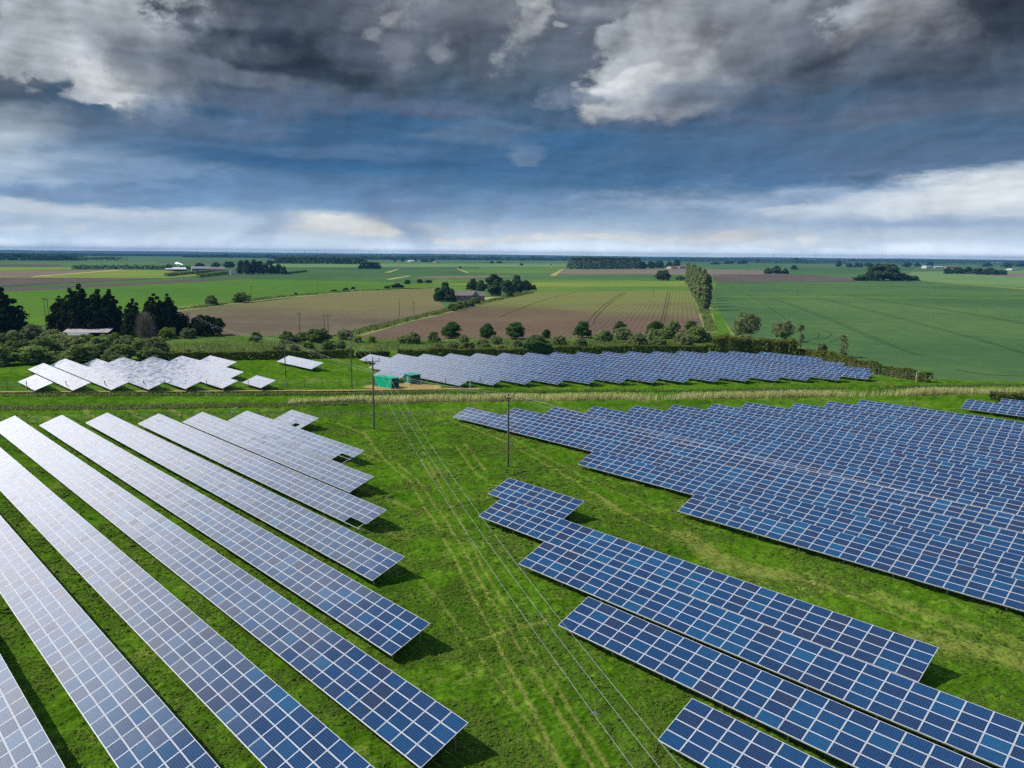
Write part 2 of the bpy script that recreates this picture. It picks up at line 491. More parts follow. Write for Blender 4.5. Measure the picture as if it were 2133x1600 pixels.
class MB:
    """collects boxes, tubes and prisms into one mesh"""
    def __init__(self):
        self.V = []; self.F = []; self.M = []

    def _add(self, vs, fs, m=0):
        k = len(self.V)
        self.V += [tuple(v) for v in vs]
        self.F += [tuple(i + k for i in f) for f in fs]
        self.M += [m] * len(fs)

    def box(self, c, s, rotz=0.0, m=0, frame=None):
        x, y, z = s[0] / 2, s[1] / 2, s[2] / 2
        vs = [Vector((a * x, b * y, d * z)) for d in (-1, 1) for a, b in ((-1, -1), (1, -1), (1, 1), (-1, 1))]
        if frame is not None: vs = [frame @ v for v in vs]
        elif rotz:
            q = Matrix.Rotation(rotz, 3, 'Z'); vs = [q @ v for v in vs]
        c = Vector(c)
        self._add([v + c for v in vs], [(3, 2, 1, 0), (4, 5, 6, 7), (0, 1, 5, 4), (1, 2, 6, 5), (2, 3, 7, 6), (3, 0, 4, 7)], m)
        return self

    def tube(self, pts, r, n=6, m=0, caps=True):
        pts = [Vector(p) for p in pts]
        rs = r if hasattr(r, '__len__') else [r] * len(pts)
        vs = []; fs = []
        for i, p in enumerate(pts):
            t = (pts[min(i + 1, len(pts) - 1)] - pts[max(i - 1, 0)])
            if t.length < 1e-6: t = Vector((0, 0, 1))
            t.normalize()
            a = t.cross(Vector((0, 0, 1)) if abs(t.z) < 0.9 else Vector((1, 0, 0))).normalized()
            b = t.cross(a)
            for k in range(n):
                w = 2 * math.pi * k / n
                vs.append(p + (a * math.cos(w) + b * math.sin(w)) * rs[i])
        for i in range(len(pts) - 1):
            for k in range(n):
                k2 = (k + 1) % n
                fs.append((i * n + k, i * n + k2, (i + 1) * n + k2, (i + 1) * n + k))
        if caps:
            fs.append(tuple(range(n - 1, -1, -1))); fs.append(tuple((len(pts) - 1) * n + k for k in range(n)))
        self._add(vs, fs, m)
        return self

    def face(self, vs, m=0):
        self._add(vs, [tuple(range(len(vs)))], m)
        return self

    def prism(self, prof, y0, y1, m=0):
        """profile in x,z drawn out along y"""
        k = len(prof)
        vs = [(x, y0, z) for x, z in prof] + [(x, y1, z) for x, z in prof]
        fs = [tuple(range(k)), tuple(range(2 * k - 1, k - 1, -1))] + [(i, i + k, (i + 1) % k + k, (i + 1) % k) for i in range(k)]
        self._add(vs, fs, m)
        return self

    def mesh(self, name, mats):
        me = bpy.data.meshes.new(name)
        me.from_pydata(self.V, [], self.F)
        for m in (mats if hasattr(mats, '__len__') else [mats]): me.materials.append(m)
        me.polygons.foreach_set('material_index', self.M)
        import bmesh
        bm = bmesh.new(); bm.from_mesh(me); bmesh.ops.recalc_face_normals(bm, faces=bm.faces); bm.to_mesh(me); bm.free()
        me.update()
        return me

    def build(self, name, mats, parent=None, **kw):
        return obj(name, self.mesh(name, mats), parent, **kw)


# value noise for real relief and for the spread of plants
_tab = np.random.default_rng(3).random((256, 256))


def vnoise(x, y):
    xi = np.floor(x).astype(int); yi = np.floor(y).astype(int)
    fx = x - xi; fy = y - yi
    fx = fx * fx * (3 - 2 * fx); fy = fy * fy * (3 - 2 * fy)
    a = _tab[xi & 255, yi & 255]; b = _tab[(xi + 1) & 255, yi & 255]
    c = _tab[xi & 255, (yi + 1) & 255]; d = _tab[(xi + 1) & 255, (yi + 1) & 255]
    return (a * (1 - fx) + b * fx) * (1 - fy) + (c * (1 - fx) + d * fx) * fy


def fbm(x, y, o=4, g=0.5):
    s = 0; w = 1; t = 0
    for i in range(o):
        s = s + w * vnoise(x * 2 ** i + 17.3 * i, y * 2 ** i + 9.1 * i); t += w; w *= g
    return s / t


def inside(px, py, poly):
    res = np.zeros(px.shape, bool)
    k = len(poly)
    for i in range(k):
        x0, y0 = poly[i]; x1, y1 = poly[(i + 1) % k]
        if y0 == y1: continue
        c = (py < y0) != (py < y1)
        res ^= c & (px < (x1 - x0) * (py - y0) / (y1 - y0) + x0)
    return res


def seg_dist(X, Y, pts):
    d = np.full(X.shape, 1e9)
    for (ax, ay), (bx_, by_) in zip(pts[:-1], pts[1:]):
        ux, uy = bx_ - ax, by_ - ay
        L = ux * ux + uy * uy + 1e-9
        t = np.clip(((X - ax) * ux + (Y - ay) * uy) / L, 0, 1)
        d = np.minimum(d, np.hypot(X - ax - t * ux, Y - ay - t * uy))
    return d


def px_arr(X, Y, Z):
    d = np.stack([X, Y, Z - CAM_Z], -1)
    w = np.maximum(d @ np.array(fwd), 0.1)
    return W0 / 2 + d @ np.array(c_right) / w * F_PX, H0 / 2 - d @ np.array(c_up) / w * F_PX


# ------------------------------------------------------------------ materials
def mat(name):
    m = bpy.data.materials.new(name); m.use_nodes = True
    t = m.node_tree; t.nodes.clear()
    n = NT(t)
    out = n.new('ShaderNodeOutputMaterial')
    return m, n, out


def principled(n, out, col=None, rough=0.8, metal=0.0, spec=0.3, normal=None, **kw):
    p = n.new('ShaderNodeBsdfPrincipled')
    n.put(p.inputs['Base Color'], col); n.put(p.inputs['Roughness'], rough)
    n.put(p.inputs['Metallic'], metal); n.put(p.inputs['Specular IOR Level'], spec)
    if normal is not None: n.put(p.inputs['Normal'], normal)
    for k, v in kw.items(): n.put(p.inputs[k], v)
    n.t.links.new(p.outputs[0], out.inputs[0])
    return p


def geo_pos(n):
    return n.new('ShaderNodeNewGeometry').outputs['Position']


def bump(n, h, strength=0.5, dist=0.1):
    b = n.new('ShaderNodeBump'); b.inputs['Strength'].default_value = strength
    b.inputs['Distance'].default_value = dist
    n.put(b.inputs['Height'], h)
    return b.outputs[0]


def simple(name, c, rough=0.7, metal=0.0, spec=0.3, var=0.15, scale=3.0, dirt=None, dirt_amt=0.4):
    m, n, out = mat(name)
    tcn = n.new('ShaderNodeTexCoord').outputs['Object']
    f = n.noise(tcn, scale, 5, 0.6)
    c = tuple(c)
    col_ = n.mix(f, tuple(v * (1 - var) for v in c), tuple(min(1, v * (1 + var)) for v in c))
    if dirt is not None:
        g = n.ss(n.noise(tcn, scale * 0.6, 6, 0.65, off=(7, 3, 1)), 0.5, 0.72, 0, dirt_amt)
        col_ = n.mix(g, col_, dirt)
    principled(n, out, col_, rough, metal, spec)
    return m


def leaf_mat(name, c1, c2, trans=0.42, hue=0.12, k=2.1, up=0.0):
    """leaves: colour varies leaf by leaf (attribute) and plant by plant"""
    c1 = tuple(v * k for v in c1); c2 = tuple(v * k for v in c2)
    m, n, out = mat(name)
    at_ = n.new('ShaderNodeAttribute', attribute_name='tint')
    col_ = n.mix(at_.outputs['Fac'], c1, c2)
    oi = n.new('ShaderNodeObjectInfo')
    k = n.mad(oi.outputs['Random'], hue * 2, 1.0 - hue)
    col_ = n.scale(col_, k)
    d = n.new('ShaderNodeBsdfDiffuse'); n.put(d.inputs[0], col_)
    t = n.new('ShaderNodeBsdfTranslucent'); n.put(t.inputs[0], n.scale(col_, 1.1))
    if up:                                                    # blades standing in a sward catch the light like the sward
        v_ = n.new('ShaderNodeMix', data_type='VECTOR'); v_.inputs[0].default_value = up
        n.put(v_.inputs[4], n.new('ShaderNodeNewGeometry').outputs['Normal']); v_.inputs[5].default_value = (0, 0, 1)
        nn_ = n.new('ShaderNodeVectorMath', operation='NORMALIZE'); n.put(nn_.inputs[0], v_.outputs[1])
        n.put(d.inputs['Normal'], nn_.outputs[0]); n.put(t.inputs['Normal'], nn_.outputs[0])
    mx = n.new('ShaderNodeMixShader'); mx.inputs[0].default_value = trans
    n.t.links.new(d.outputs[0], mx.inputs[1]); n.t.links.new(t.outputs[0], mx.inputs[2])
    n.t.links.new(mx.outputs[0], out.inputs[0])
    return m


def grass_mat(name, cols, dry, dryk=0.5, streak=None, wear=True, fine=1.0):
    """mown / rough grass: patches, tufts, dry wisps; 'wear' mixes in trodden straw-coloured ground"""
    m, n, out = mat(name)
    P = geo_pos(n)
    big = n.noise(P, 0.045, 4, 0.55)
    mid = n.noise(P, 0.33, 5, 0.62, dist=0.6)
    px_, py_, pz_ = n.sep(P)
    # the wind-laid sward has a grain
    g1 = n.comb(n.mul(n.add(px_, n.mul(py_, 0.35)), 0.55), n.mul(n.sub(py_, n.mul(px_, 0.35)), 1.9), 0.0)
    grain = n.noise(g1, 1.1, 5, 0.65)
    finen = n.noise(P, 3.2 * fine, 4, 0.7)
    f = n.add(n.add(n.mul(big, 0.35), n.mul(mid, 0.45)), n.add(n.mul(grain, 0.5), n.mul(finen, 0.32)))
    col_ = n.ramp(n.ss(f, 0.60, 1.03, kind='LINEAR'), [(0.0, cols[0]), (0.35, cols[1]), (0.65, cols[2]), (1.0, cols[3])])
    w = n.ss(n.add(n.mul(n.noise(P, 0.12, 6, 0.7, off=(31, 7, 0)), 0.7), n.mul(grain, 0.3)), 0.52, 0.70, 0.0, dryk)
    col_ = n.mix(w, col_, dry)
    if wear:
        a = n.new('ShaderNodeAttribute', attribute_name='wear').outputs['Fac']
        ww = n.mul(a, n.ss(n.add(n.mul(finen, .5), n.mul(n.noise(P, 0.8, 5, 0.65), .5)), 0.30, 0.62))
        col_ = n.mix(ww, col_, dry)
    h = n.add(n.mul(finen, 0.5), n.mul(grain, 0.5))
    nb = bump(n, h, 0.8, 0.35)
    d = n.new('ShaderNodeBsdfDiffuse'); n.put(d.inputs[0], col_); n.put(d.inputs['Normal'], nb)
    n.t.links.new(d.outputs[0], out.inputs[0])
    return m


def field_mat(name, ca, cb, rows=None, pitch=3.0, rowc=None, rowk=0.5, patch=0.012, cc=None, fade=None):
    """arable land: patches plus drill rows running along a world direction"""
    m, n, out = mat(name)
    P = geo_pos(n)
    x, y, z = n.sep(P)
    f = n.add(n.mul(n.noise(P, patch, 5, 0.6, dist=0.4), 0.6), n.mul(n.noise(P, patch * 14, 5, 0.65), 0.4))
    col_ = n.mix(n.ss(f, 0.36, 0.64), ca, cb)
    if fade is not None:                                      # another crop stage over part of the field
        (ax, ay), (bx_, by_), c3, k3 = fade
        L = math.hypot(bx_ - ax, by_ - ay)
        t = n.div(n.add(n.mul(n.sub(x, ax), (bx_ - ax) / L), n.mul(n.sub(y, ay), (by_ - ay) / L)), L)
        t = n.add(t, n.mul(n.sub(n.noise(P, 0.012, 5, 0.6), 0.5), 0.9))
        col_ = n.mix(n.ss(t, 0.1, 0.8, 0.0, k3), col_, c3)
    if rows is not None:
        dxr, dyr = rows
        L = math.hypot(dxr, dyr)
        s = n.add(n.mul(x, -dyr / L), n.mul(y, dxr / L))
        s = n.add(s, n.mul(n.noise(P, 0.02, 2), 1.5))
        wv = n.m('SINE', n.mul(s, 2 * math.pi / pitch))
        k = n.mul(n.ss(wv, -0.2, 0.9), n.ss(n.noise(P, 0.05, 4, 0.6, off=(3, 8, 1)), 0.3, 0.6, rowk * .4, rowk))
        col_ = n.mix(k, col_, rowc)
    fn = n.noise(P, 0.9, 4, 0.7)
    col_ = n.scale(col_, n.mad(fn, 0.5, 0.75))
    d = n.new('ShaderNodeBsdfDiffuse'); n.put(d.inputs[0], col_)
    n.put(d.inputs['Normal'], bump(n, fn, 0.5, 0.3))
    n.t.links.new(d.outputs[0], out.inputs[0])
    return m


def k_(c, f): return tuple(v * f for v in c)


# ------------------------------------------------------------------ ground
GRN = [lin(40, 70, 10), lin(66, 104, 16), lin(90, 128, 28), lin(134, 152, 64)]
M_meadow = grass_mat('meadow_grass', GRN, lin(160, 152, 84), 0.55)
SCR = [lin(50, 78, 26), lin(76, 104, 40), lin(98, 124, 56), lin(128, 146, 84)]
M_scrub = grass_mat('rough_grass', SCR, lin(150, 140, 98), 0.6, fine=0.6)
M_far = field_mat('far_pasture', lin(74, 108, 64), lin(98, 126, 78), patch=0.0016)
M_crop = field_mat('young_crop', lin(96, 130, 46), lin(78, 116, 50), patch=0.004)
M_wheat = field_mat('dark_wheat', lin(72, 104, 64), lin(94, 122, 72), patch=0.006)
M_green = field_mat('green_crop', lin(68, 100, 62), lin(86, 114, 66), patch=0.004)
M_green2 = field_mat('pale_crop', lin(104, 136, 84), lin(120, 146, 90), patch=0.004)
M_olive = field_mat('olive_grass', lin(86, 118, 52), lin(112, 138, 66), patch=0.006)
M_yell = field_mat('yellow_grass', lin(136, 148, 70), lin(110, 136, 58), patch=0.006)
M_tan = field_mat('dry_track', lin(188, 170, 118), lin(150, 150, 88), patch=0.02)
M_brown = field_mat('ploughed', lin(92, 84, 80), lin(112, 100, 90), patch=0.006)
M_pink = field_mat('pale_plough', lin(138, 122, 108), lin(124, 112, 96), patch=0.006)
M_verge = field_mat('verge', lin(84, 116, 50), lin(150, 150, 96), patch=0.03)
M_bright = field_mat('fresh_grass', lin(92, 132, 46), lin(74, 112, 38), patch=0.03)


def sheet(name, pts, z, m, parent=None):
    """flat field from pixel corners"""
    P = [at(x, y, z) for x, y in pts]
    me = bpy.data.meshes.new(name)
    me.from_pydata([tuple(p) for p in P], [], [tuple(range(len(P)))])
    me.materials.append(m); me.update()
    if me.polygons[0].normal.z < 0: me.flip_normals()
    o = obj(name, me, parent)
    if parent is None: o['kind'] = 'structure'
    return o


g = MB(); g.face([(-40000, -300, -0.5), (40000, -300, -0.5), (40000, 60000, -0.5), (-40000, 60000, -0.5)])
tag(g.build('ground', M_far), kind='structure')

d_e = at(1462, 675) - at(1440, 606)                            # drill direction of the brown field
d_d = at(811, 603) - at(364, 648)
M_fd = field_mat('drilled_left', lin(104, 94, 78), lin(122, 112, 88), rows=(d_d.x, d_d.y), pitch=4.0, rowc=lin(90, 80, 68), rowk=0.3,
                 fade=((at(640, 690).x, at(640, 690).y), (at(800, 615).x, at(800, 615).y), lin(130, 128, 78), 0.75))
M_fe = field_mat('drilled_right', lin(108, 91, 75), lin(122, 104, 86), rows=(d_e.x, d_e.y), pitch=2.6, rowc=lin(86, 74, 66), rowk=0.38,
                 fade=((at(1150, 690).x, at(1150, 690).y), (at(1180, 612).x, at(1180, 612).y), lin(126, 138, 70), 0.85))
RIGHT = [(1487, 600), (1500, 587.5), (1780, 586.5), (1925, 586), (2240, 612), (2400, 640), (2600, 800), (2133, 797), (1935, 791), (1830, 772), (1700, 736), (1655, 716), (1530, 702), (1500, 655)]
FE = [(744, 702), (848, 670), (950, 645), (1041, 622), (1105, 608.5), (1420, 605.5), (1440, 606), (1462, 675), (1466, 688), (1440, 697), (1240, 703), (1000, 706), (760, 706)]
FD = [(364, 648), (700, 611), (811, 604), (906, 602), (916, 630), (932, 644), (845, 664), (717, 694), (690, 700), (600, 700), (470, 700), (420, 692), (380, 670)]
FA = [(-240, 620), (10, 608), (300, 592), (500, 581.5), (600, 583), (760, 586), (905, 591), (900, 600), (811, 603), (700, 610), (560, 622), (361, 648), (250, 668), (0, 684), (-240, 700)]
SHEETS = [
    ('pasture', [(-900, 590), (500, 557), (1000, 556), (1000, 606), (500, 640), (-900, 760)], M_green),
    ('pasture', [(1040, 560), (1210, 556), (1500, 560), (1490, 606), (1100, 612), (900, 605), (900, 585)], M_olive),
    ('pasture', [(560, 549), (1200, 549), (1200, 556), (560, 557)], M_green2),
    ('pasture', [(700, 560), (960, 559), (955, 568), (690, 572)], M_green),
    ('pasture', [(960, 560), (1170, 557), (1150, 569), (960, 568)], M_olive),
    ('crop_strip', [(690, 573), (1150, 569), (1400, 572), (1440, 574), (1420, 583), (700, 582)], M_wheat),
    ('crop_strip', [(900, 592), (1110, 588), (1440, 586), (1440, 596), (1110, 598)], M_yell),
    ('ploughed_strip', [(860, 577), (1010, 574), (1080, 575.5), (920, 580)], M_pink),
    ('ploughed_field', [(1170, 562), (1440, 560), (1640, 565), (1640, 572), (1440, 571), (1145, 571)], M_pink),
    ('ploughed_field', [(1484, 572), (1680, 573), (1800, 580), (1780, 586), (1487, 587)], M_brown),
    ('crop_field', [(1650, 558), (1910, 556), (1900, 563), (1790, 570), (1640, 566)], M_green),
    ('pasture', [(1900, 566), (2300, 562), (2400, 580), (2300, 600), (2133, 599), (1920, 585), (1890, 575)], M_green2),
    ('stubble_field', [(2000, 570), (2240, 568), (2300, 578), (2100, 576)], M_pink),
    ('grass_strip', [(1925, 585), (2133, 600), (2300, 612), (2300, 622), (2133, 612), (1960, 592)], M_yell),
    ('dry_track', [(1145, 574), (1170, 560), (1174, 560), (1158, 575)], M_tan),
    ('dry_track', [(800, 568), (828, 560), (832, 560.5), (812, 568)], M_tan),
    ('dry_track', [(953, 559), (978, 568), (972, 568.5), (951, 560)], M_tan),
    ('dry_track', [(802, 582), (850, 574), (858, 574.5), (815, 583)], M_tan),
    ('crop_field', FA, M_crop),
    ('ploughed_strip', [(-300, 622), (9, 608), (230, 597), (430, 586), (545, 580.6), (520, 579.5), (400, 582), (230, 592), (0, 602), (-300, 615)], M_brown),
    ('ploughed_field', [(-300, 579), (0, 579), (340, 579.7), (300, 582), (169, 588), (0, 596.8), (-300, 606)], M_brown),
    ('yellow_strip', [(-300, 576.5), (60, 577), (253, 562.5), (345, 563), (430, 574), (345, 579.5), (0, 578.6), (-300, 578.6)], M_yell),
    ('ploughed_field', [(-300, 564), (0, 565), (256, 561.5), (234, 564), (75, 576), (0, 577), (-300, 577)], M_pink),
    ('dry_track', [(60, 577.4), (75, 574.6), (234, 562.6), (262, 561.5), (240, 564.5), (90, 575.6)], M_tan),
    ('yellow_strip', [(-300, 556), (150, 557), (150, 562), (0, 564.5), (-300, 563)], M_yell),
    ('ploughed_strip', [(-300, 548.5), (130, 551), (130, 554), (-300, 554)], M_brown),
    ('ploughed_strip', [(325, 545.5), (500, 546), (700, 548), (500, 548.6), (330, 547.4)], M_brown),
    ('ploughed_field', FD, M_fd),
    ('ploughed_field', FE, M_fe),
    ('wheat_field', RIGHT, M_wheat),
    ('grass_strip', [(1490, 617.5), (1800, 618), (2300, 622), (2300, 624), (1800, 620), (1490, 619)], M_olive),
    ('field_margin', [(1440, 606), (1446, 606), (1500, 655), (1532, 700), (1520, 706), (1466, 700), (1462, 675)], M_verge),
    ('field_margin', [(1484, 648), (1498, 648), (1524, 700), (1496, 700)], M_bright),
    ('field_margin', [(717, 696), (845, 664), (932, 643), (1040, 621), (1110, 606), (1106, 612), (1041, 624.5), (950, 648), (848, 673), (744, 703)], M_verge),
    ('field_margin', [(361, 640), (560, 618), (700, 606), (811, 600), (905, 597), (905, 603), (811, 604.5), (700, 612), (560, 625), (364, 650)], M_verge),
    ('farm_yard', [(1000, 620), (1046, 618), (1052, 622), (1014, 627)], M_tan),
]
for i, (nm, pts, m_) in enumerate(SHEETS):
    sheet(nm, pts, -0.45 + 0.01 * i, m_)


def strip_np(name, pts, w, z, m_, kind='structure', n=40):
    """narrow ribbon on the ground along pixel points"""
    P = np.array([[*at(x, y, z)[:2]] for x, y in pts])
    s = np.linspace(0, len(P) - 1, n); i = np.minimum(s.astype(int), len(P) - 2); f = (s - i)[:, None]
    # Catmull-Rom for a smooth line
    Q = np.vstack([2 * P[0] - P[1], P, 2 * P[-1] - P[-2]])
    p0, p1, p2, p3 = Q[i], Q[i + 1], Q[i + 2], Q[i + 3]
    C = 0.5 * (2 * p1 + (p2 - p0) * f + (2 * p0 - 5 * p1 + 4 * p2 - p3) * f ** 2 + (-p0 + 3 * p1 - 3 * p2 + p3) * f ** 3)
    T = np.gradient(C, axis=0); T /= np.linalg.norm(T, axis=1)[:, None]
    Nn = np.stack([-T[:, 1], T[:, 0]], 1)
    ww = w / 2 * (1 + 0.3 * (rng.random(n)[:, None] - .5))
    V = np.vstack([np.c_[C - Nn * ww, np.full(n, z)], np.c_[C + Nn * ww, np.full(n, z)]])
    Fq = np.array([[k, k + 1, n + k + 1, n + k] for k in range(n - 1)])
    me = mesh_np(name, V, Fq, [m_])
    if me.polygons[0].normal.z < 0: me.flip_normals()
    o = obj(name, me)
    if kind: o['kind'] = kind
    return o


M_tram = field_mat('tramline_soil', lin(54, 86, 54), lin(64, 96, 60), patch=0.02)
for pl in ([(1600, 622), (1632, 631), (1710, 660), (1791, 694), (1862, 723), (1911, 740)],
           [(1605, 621), (1640, 631), (1719, 660), (1801, 694), (1874, 724), (1924, 741)],
           [(1760, 615), (1827, 626), (1960, 645), (2133, 675), (2300, 706)],
           [(1770, 614.5), (1839, 626), (1972, 645), (2145, 675), (2300, 703)],
           [(1690, 620), (1732, 628), (1895, 670), (2057, 714), (2200, 760)],
           [(1700, 620), (1742, 628), (1905, 670), (2067, 714), (2210, 760)],
           [(1512, 592), (1535, 604), (1572, 622), (1618, 650), (1650, 676)],
           [(1990, 770), (2060, 780), (2133, 783), (2240, 784)],
           [(1672, 714), (1692, 707), (1706, 700), (1704, 694), (1690, 692)],
           [(1702, 708), (1722, 703), (1732, 697), (1728, 692), (1712, 690)],
           [(1728, 712), (1742, 708), (1748, 703)]):
    strip_np('tyre_track', pl, 0.5, -0.08, M_tram)
M_tram2 = field_mat('wheel_rut', lin(84, 72, 62), lin(94, 82, 68), patch=0.02)
for pl in ([(1300, 609), (1270, 626), (1236, 656), (1222, 676)], [(1306, 609), (1278, 626), (1246, 656), (1234, 676)],
           [(1396, 608), (1392, 630), (1384, 666), (1380, 690)], [(1391, 608), (1386, 630), (1377, 666), (1372, 690)],
           [(1200, 608), (1150, 620), (1090, 640), (1040, 660)]):
    strip_np('tyre_track', pl, 0.42, -0.07, M_tram2)

# ---- the meadow of the solar park and the scrub behind it: one relief mesh each, finest near the camera
U2 = np.array([math.cos(-0.81567), math.sin(-0.81567)]); N2 = np.array([-U2[1], U2[0]])   # along / up the panel rows
TILT, HLOW, SLOPE = 0.356744, 0.80, 4.03
NA, NR = 760, 700
az = np.linspace(R(-43), R(43), NA)
rr = np.exp(np.linspace(math.log(28), math.log(345), NR))
AA, RR_ = np.meshgrid(az, rr)
GX, GY = RR_ * np.sin(AA), RR_ * np.cos(AA)
PX, PY = px_arr(GX, GY, np.zeros_like(GX))
wl = lambda pts: [tuple(at(x, y)[:2]) for x, y in pts]
tracks = [([(800, 958), (850, 1000), (900, 1080), (940, 1150), (985, 1240), (1050, 1370), (1120, 1500), (1190, 1640)], .17, .6),
          ([(812, 952), (868, 1000), (925, 1080), (968, 1150), (1018, 1240), (1092, 1370), (1172, 1500), (1260, 1640)], .17, .6),
          ([(880, 940), (915, 1010), (960, 1090), (1005, 1180), (1075, 1300), (1170, 1450), (1290, 1640)], .16, .45),
          ([(760, 1120), (850, 1180), (930, 1270), (1000, 1370), (1080, 1480), (1180, 1620)], .16, .4),
          ([(945, 878), (1060, 922), (1180, 992), (1290, 1062), (1400, 1122), (1520, 1158), (1700, 1215), (2000, 1330), (2200, 1420)], .3, .5),
          ([(985, 868), (1100, 930), (1230, 1002), (1340, 1048), (1480, 1110)], .2, .4),
          ([(950, 930), (968, 955), (990, 985), (1015, 1002)], .22, .5), ([(968, 925), (990, 955), (1010, 980)], .22, .5),
          ([(640, 905), (720, 930), (790, 960)], .35, .5), ([(700, 880), (760, 905), (800, 958)], .35, .45),
          ([(1000, 1330), (1080, 1310), (1140, 1290)], .3, .5), ([(1420, 1112), (1520, 1180), (1640, 1200)], 1.4, .6),
          ([(1900, 1330), (2060, 1360), (2200, 1400)], 1.6, .5), ([(1830, 1240), (2000, 1300), (2200, 1370)], 1.0, .4)]
wear = np.zeros_like(GX)
for pts, w_, k in tracks:
    d_ = seg_dist(GX, GY, wl(pts))
    wear = np.maximum(wear, k * np.clip(1.6 - d_ / w_, 0, 1))
for q_ in (22.3, 29.2, 35.8, 42.6, 49.4, 56.0, 9.0, 15.7):       # trodden lanes between the left rows
    a0 = np.array((-170, q_)); b0_ = np.array((-20 - q_, q_))
    d_ = seg_dist(GX, GY, [tuple(U2 * a0[0] + N2 * q_), tuple(U2 * b0_[0] + N2 * q_)])
    wear = np.maximum(wear, .6 * np.clip(1.5 - d_ / 0.5, 0, 1))
pad = seg_dist(GX, GY, wl([(790, 812), (850, 806), (890, 803)]))
path_l = wl([(-200, 817), (300, 815), (700, 813), (1000, 809)])
path_d = seg_dist(GX, GY, path_l)
flat = np.maximum(np.clip(1.8 - pad / 5.5, 0, 1), np.clip(2 - path_d / 1.0, 0, 1))
wear = np.maximum(wear, np.clip(1.5 - path_d / 1.0, 0, 1) * .8)
Hh = 0.42 * (fbm(GX * .28 + 5, GY * .28, 3) - .5) + 0.44 * (fbm(GX * 1.1, GY * 1.1 + 3, 3, .6) - .5) + 0.10 * (vnoise(GX * 4.3, GY * 4.3) - .5)
Hh *= (1 - 0.9 * flat) * (1 - 0.35 * np.clip(wear, 0, 1))
ditch = seg_dist(GX, GY, wl([(-200, 821), (600, 817), (1100, 815), (1700, 810), (1850, 806)]))
Hh -= 0.5 * np.exp(-(ditch / 1.6) ** 2)
ditch2 = seg_dist(GX, GY, wl([(-200, 852), (300, 849), (560, 844), (1000, 834), (1500, 829), (2300, 814)]))
Hh -= 0.7 * np.exp(-(ditch2 / 1.8) ** 2)
Hh += 0.5 * np.exp(-((ditch2 - 5) / 2.2) ** 2)
ci = slice(0, -1), slice(1, None)
cx_ = PX[:-1, :-1]; cy_ = PY[:-1, :-1]
hedge_line = [(-400, 768), (0, 762), (330, 748), (735, 743), (830, 741), (1090, 740), (1420, 735), (1480, 733), (1655, 737), (1700, 745), (1830, 778), (1935, 796), (2133, 801), (2500, 812)]
hx = np.array([p[0] for p in hedge_line]); hy = np.array([p[1] for p in hedge_line])
below = cy_ > np.interp(cx_, hx, hy) - 5
bad = inside(cx_, cy_, FD) | inside(cx_, cy_, FE) | inside(cx_, cy_, [(x, y) for x, y in RIGHT])
idx = np.arange(NA * NR).reshape(NR, NA)
quads = np.stack([idx[:-1, :-1], idx[:-1, 1:], idx[1:, 1:], idx[1:, :-1]], -1)
scr_lo = inside(cx_, cy_, [(-500, 680), (330, 690), (470, 698), (1000, 704), (1240, 702), (1462, 690), (1470, 690), (1530, 700), (1660, 716), (1700, 735), (1700, 760), (-500, 790)])


def relief(name, mask, m_, dz_=0.0):
    q = quads[mask]
    used = np.unique(q); re_ = np.full(NA * NR, -1); re_[used] = np.arange(len(used))
    V = np.stack([GX.ravel()[used], GY.ravel()[used], Hh.ravel()[used] + dz_], -1)
    me = mesh_np(name, V, re_[q][:, ::-1], [m_], vattr={'wear': wear.ravel()[used]}, smooth=True)
    if me.polygons[len(me.polygons) // 2].normal.z < 0: me.flip_normals()
    return tag(obj(name, me), kind='structure')


relief('grass', below & ~(bad & (cx_ < 1930)), M_meadow)
relief('rough_grass', ~below & ~bad & scr_lo, M_scrub)
M_dirt = field_mat('sandy_path', lin(186, 160, 104), lin(160, 140, 92), patch=0.15)
strip_np('dirt_path', [(-200, 817), (300, 815), (700, 813), (1000, 809)], 1.3, 0.06, M_dirt)
# sandy pad round the containers
th_ = np.linspace(0, 2 * math.pi, 48, endpoint=False)
c_ = at(838, 806)
rad = 1 + 0.25 * (fbm(np.cos(th_) * 2 + 5, np.sin(th_) * 2 + 5, 3) - .5) * 2
V = [(c_.x + 9.0 * r_ * math.cos(t), c_.y + 4.6 * r_ * math.sin(t), 0.075) for t, r_ in zip(th_, rad)]
pm = bpy.data.meshes.new('sandy_pad'); pm.from_pydata(V, [], [tuple(range(48))]); pm.materials.append(M_dirt)
tag(obj('sandy_pad', pm), kind='structure')

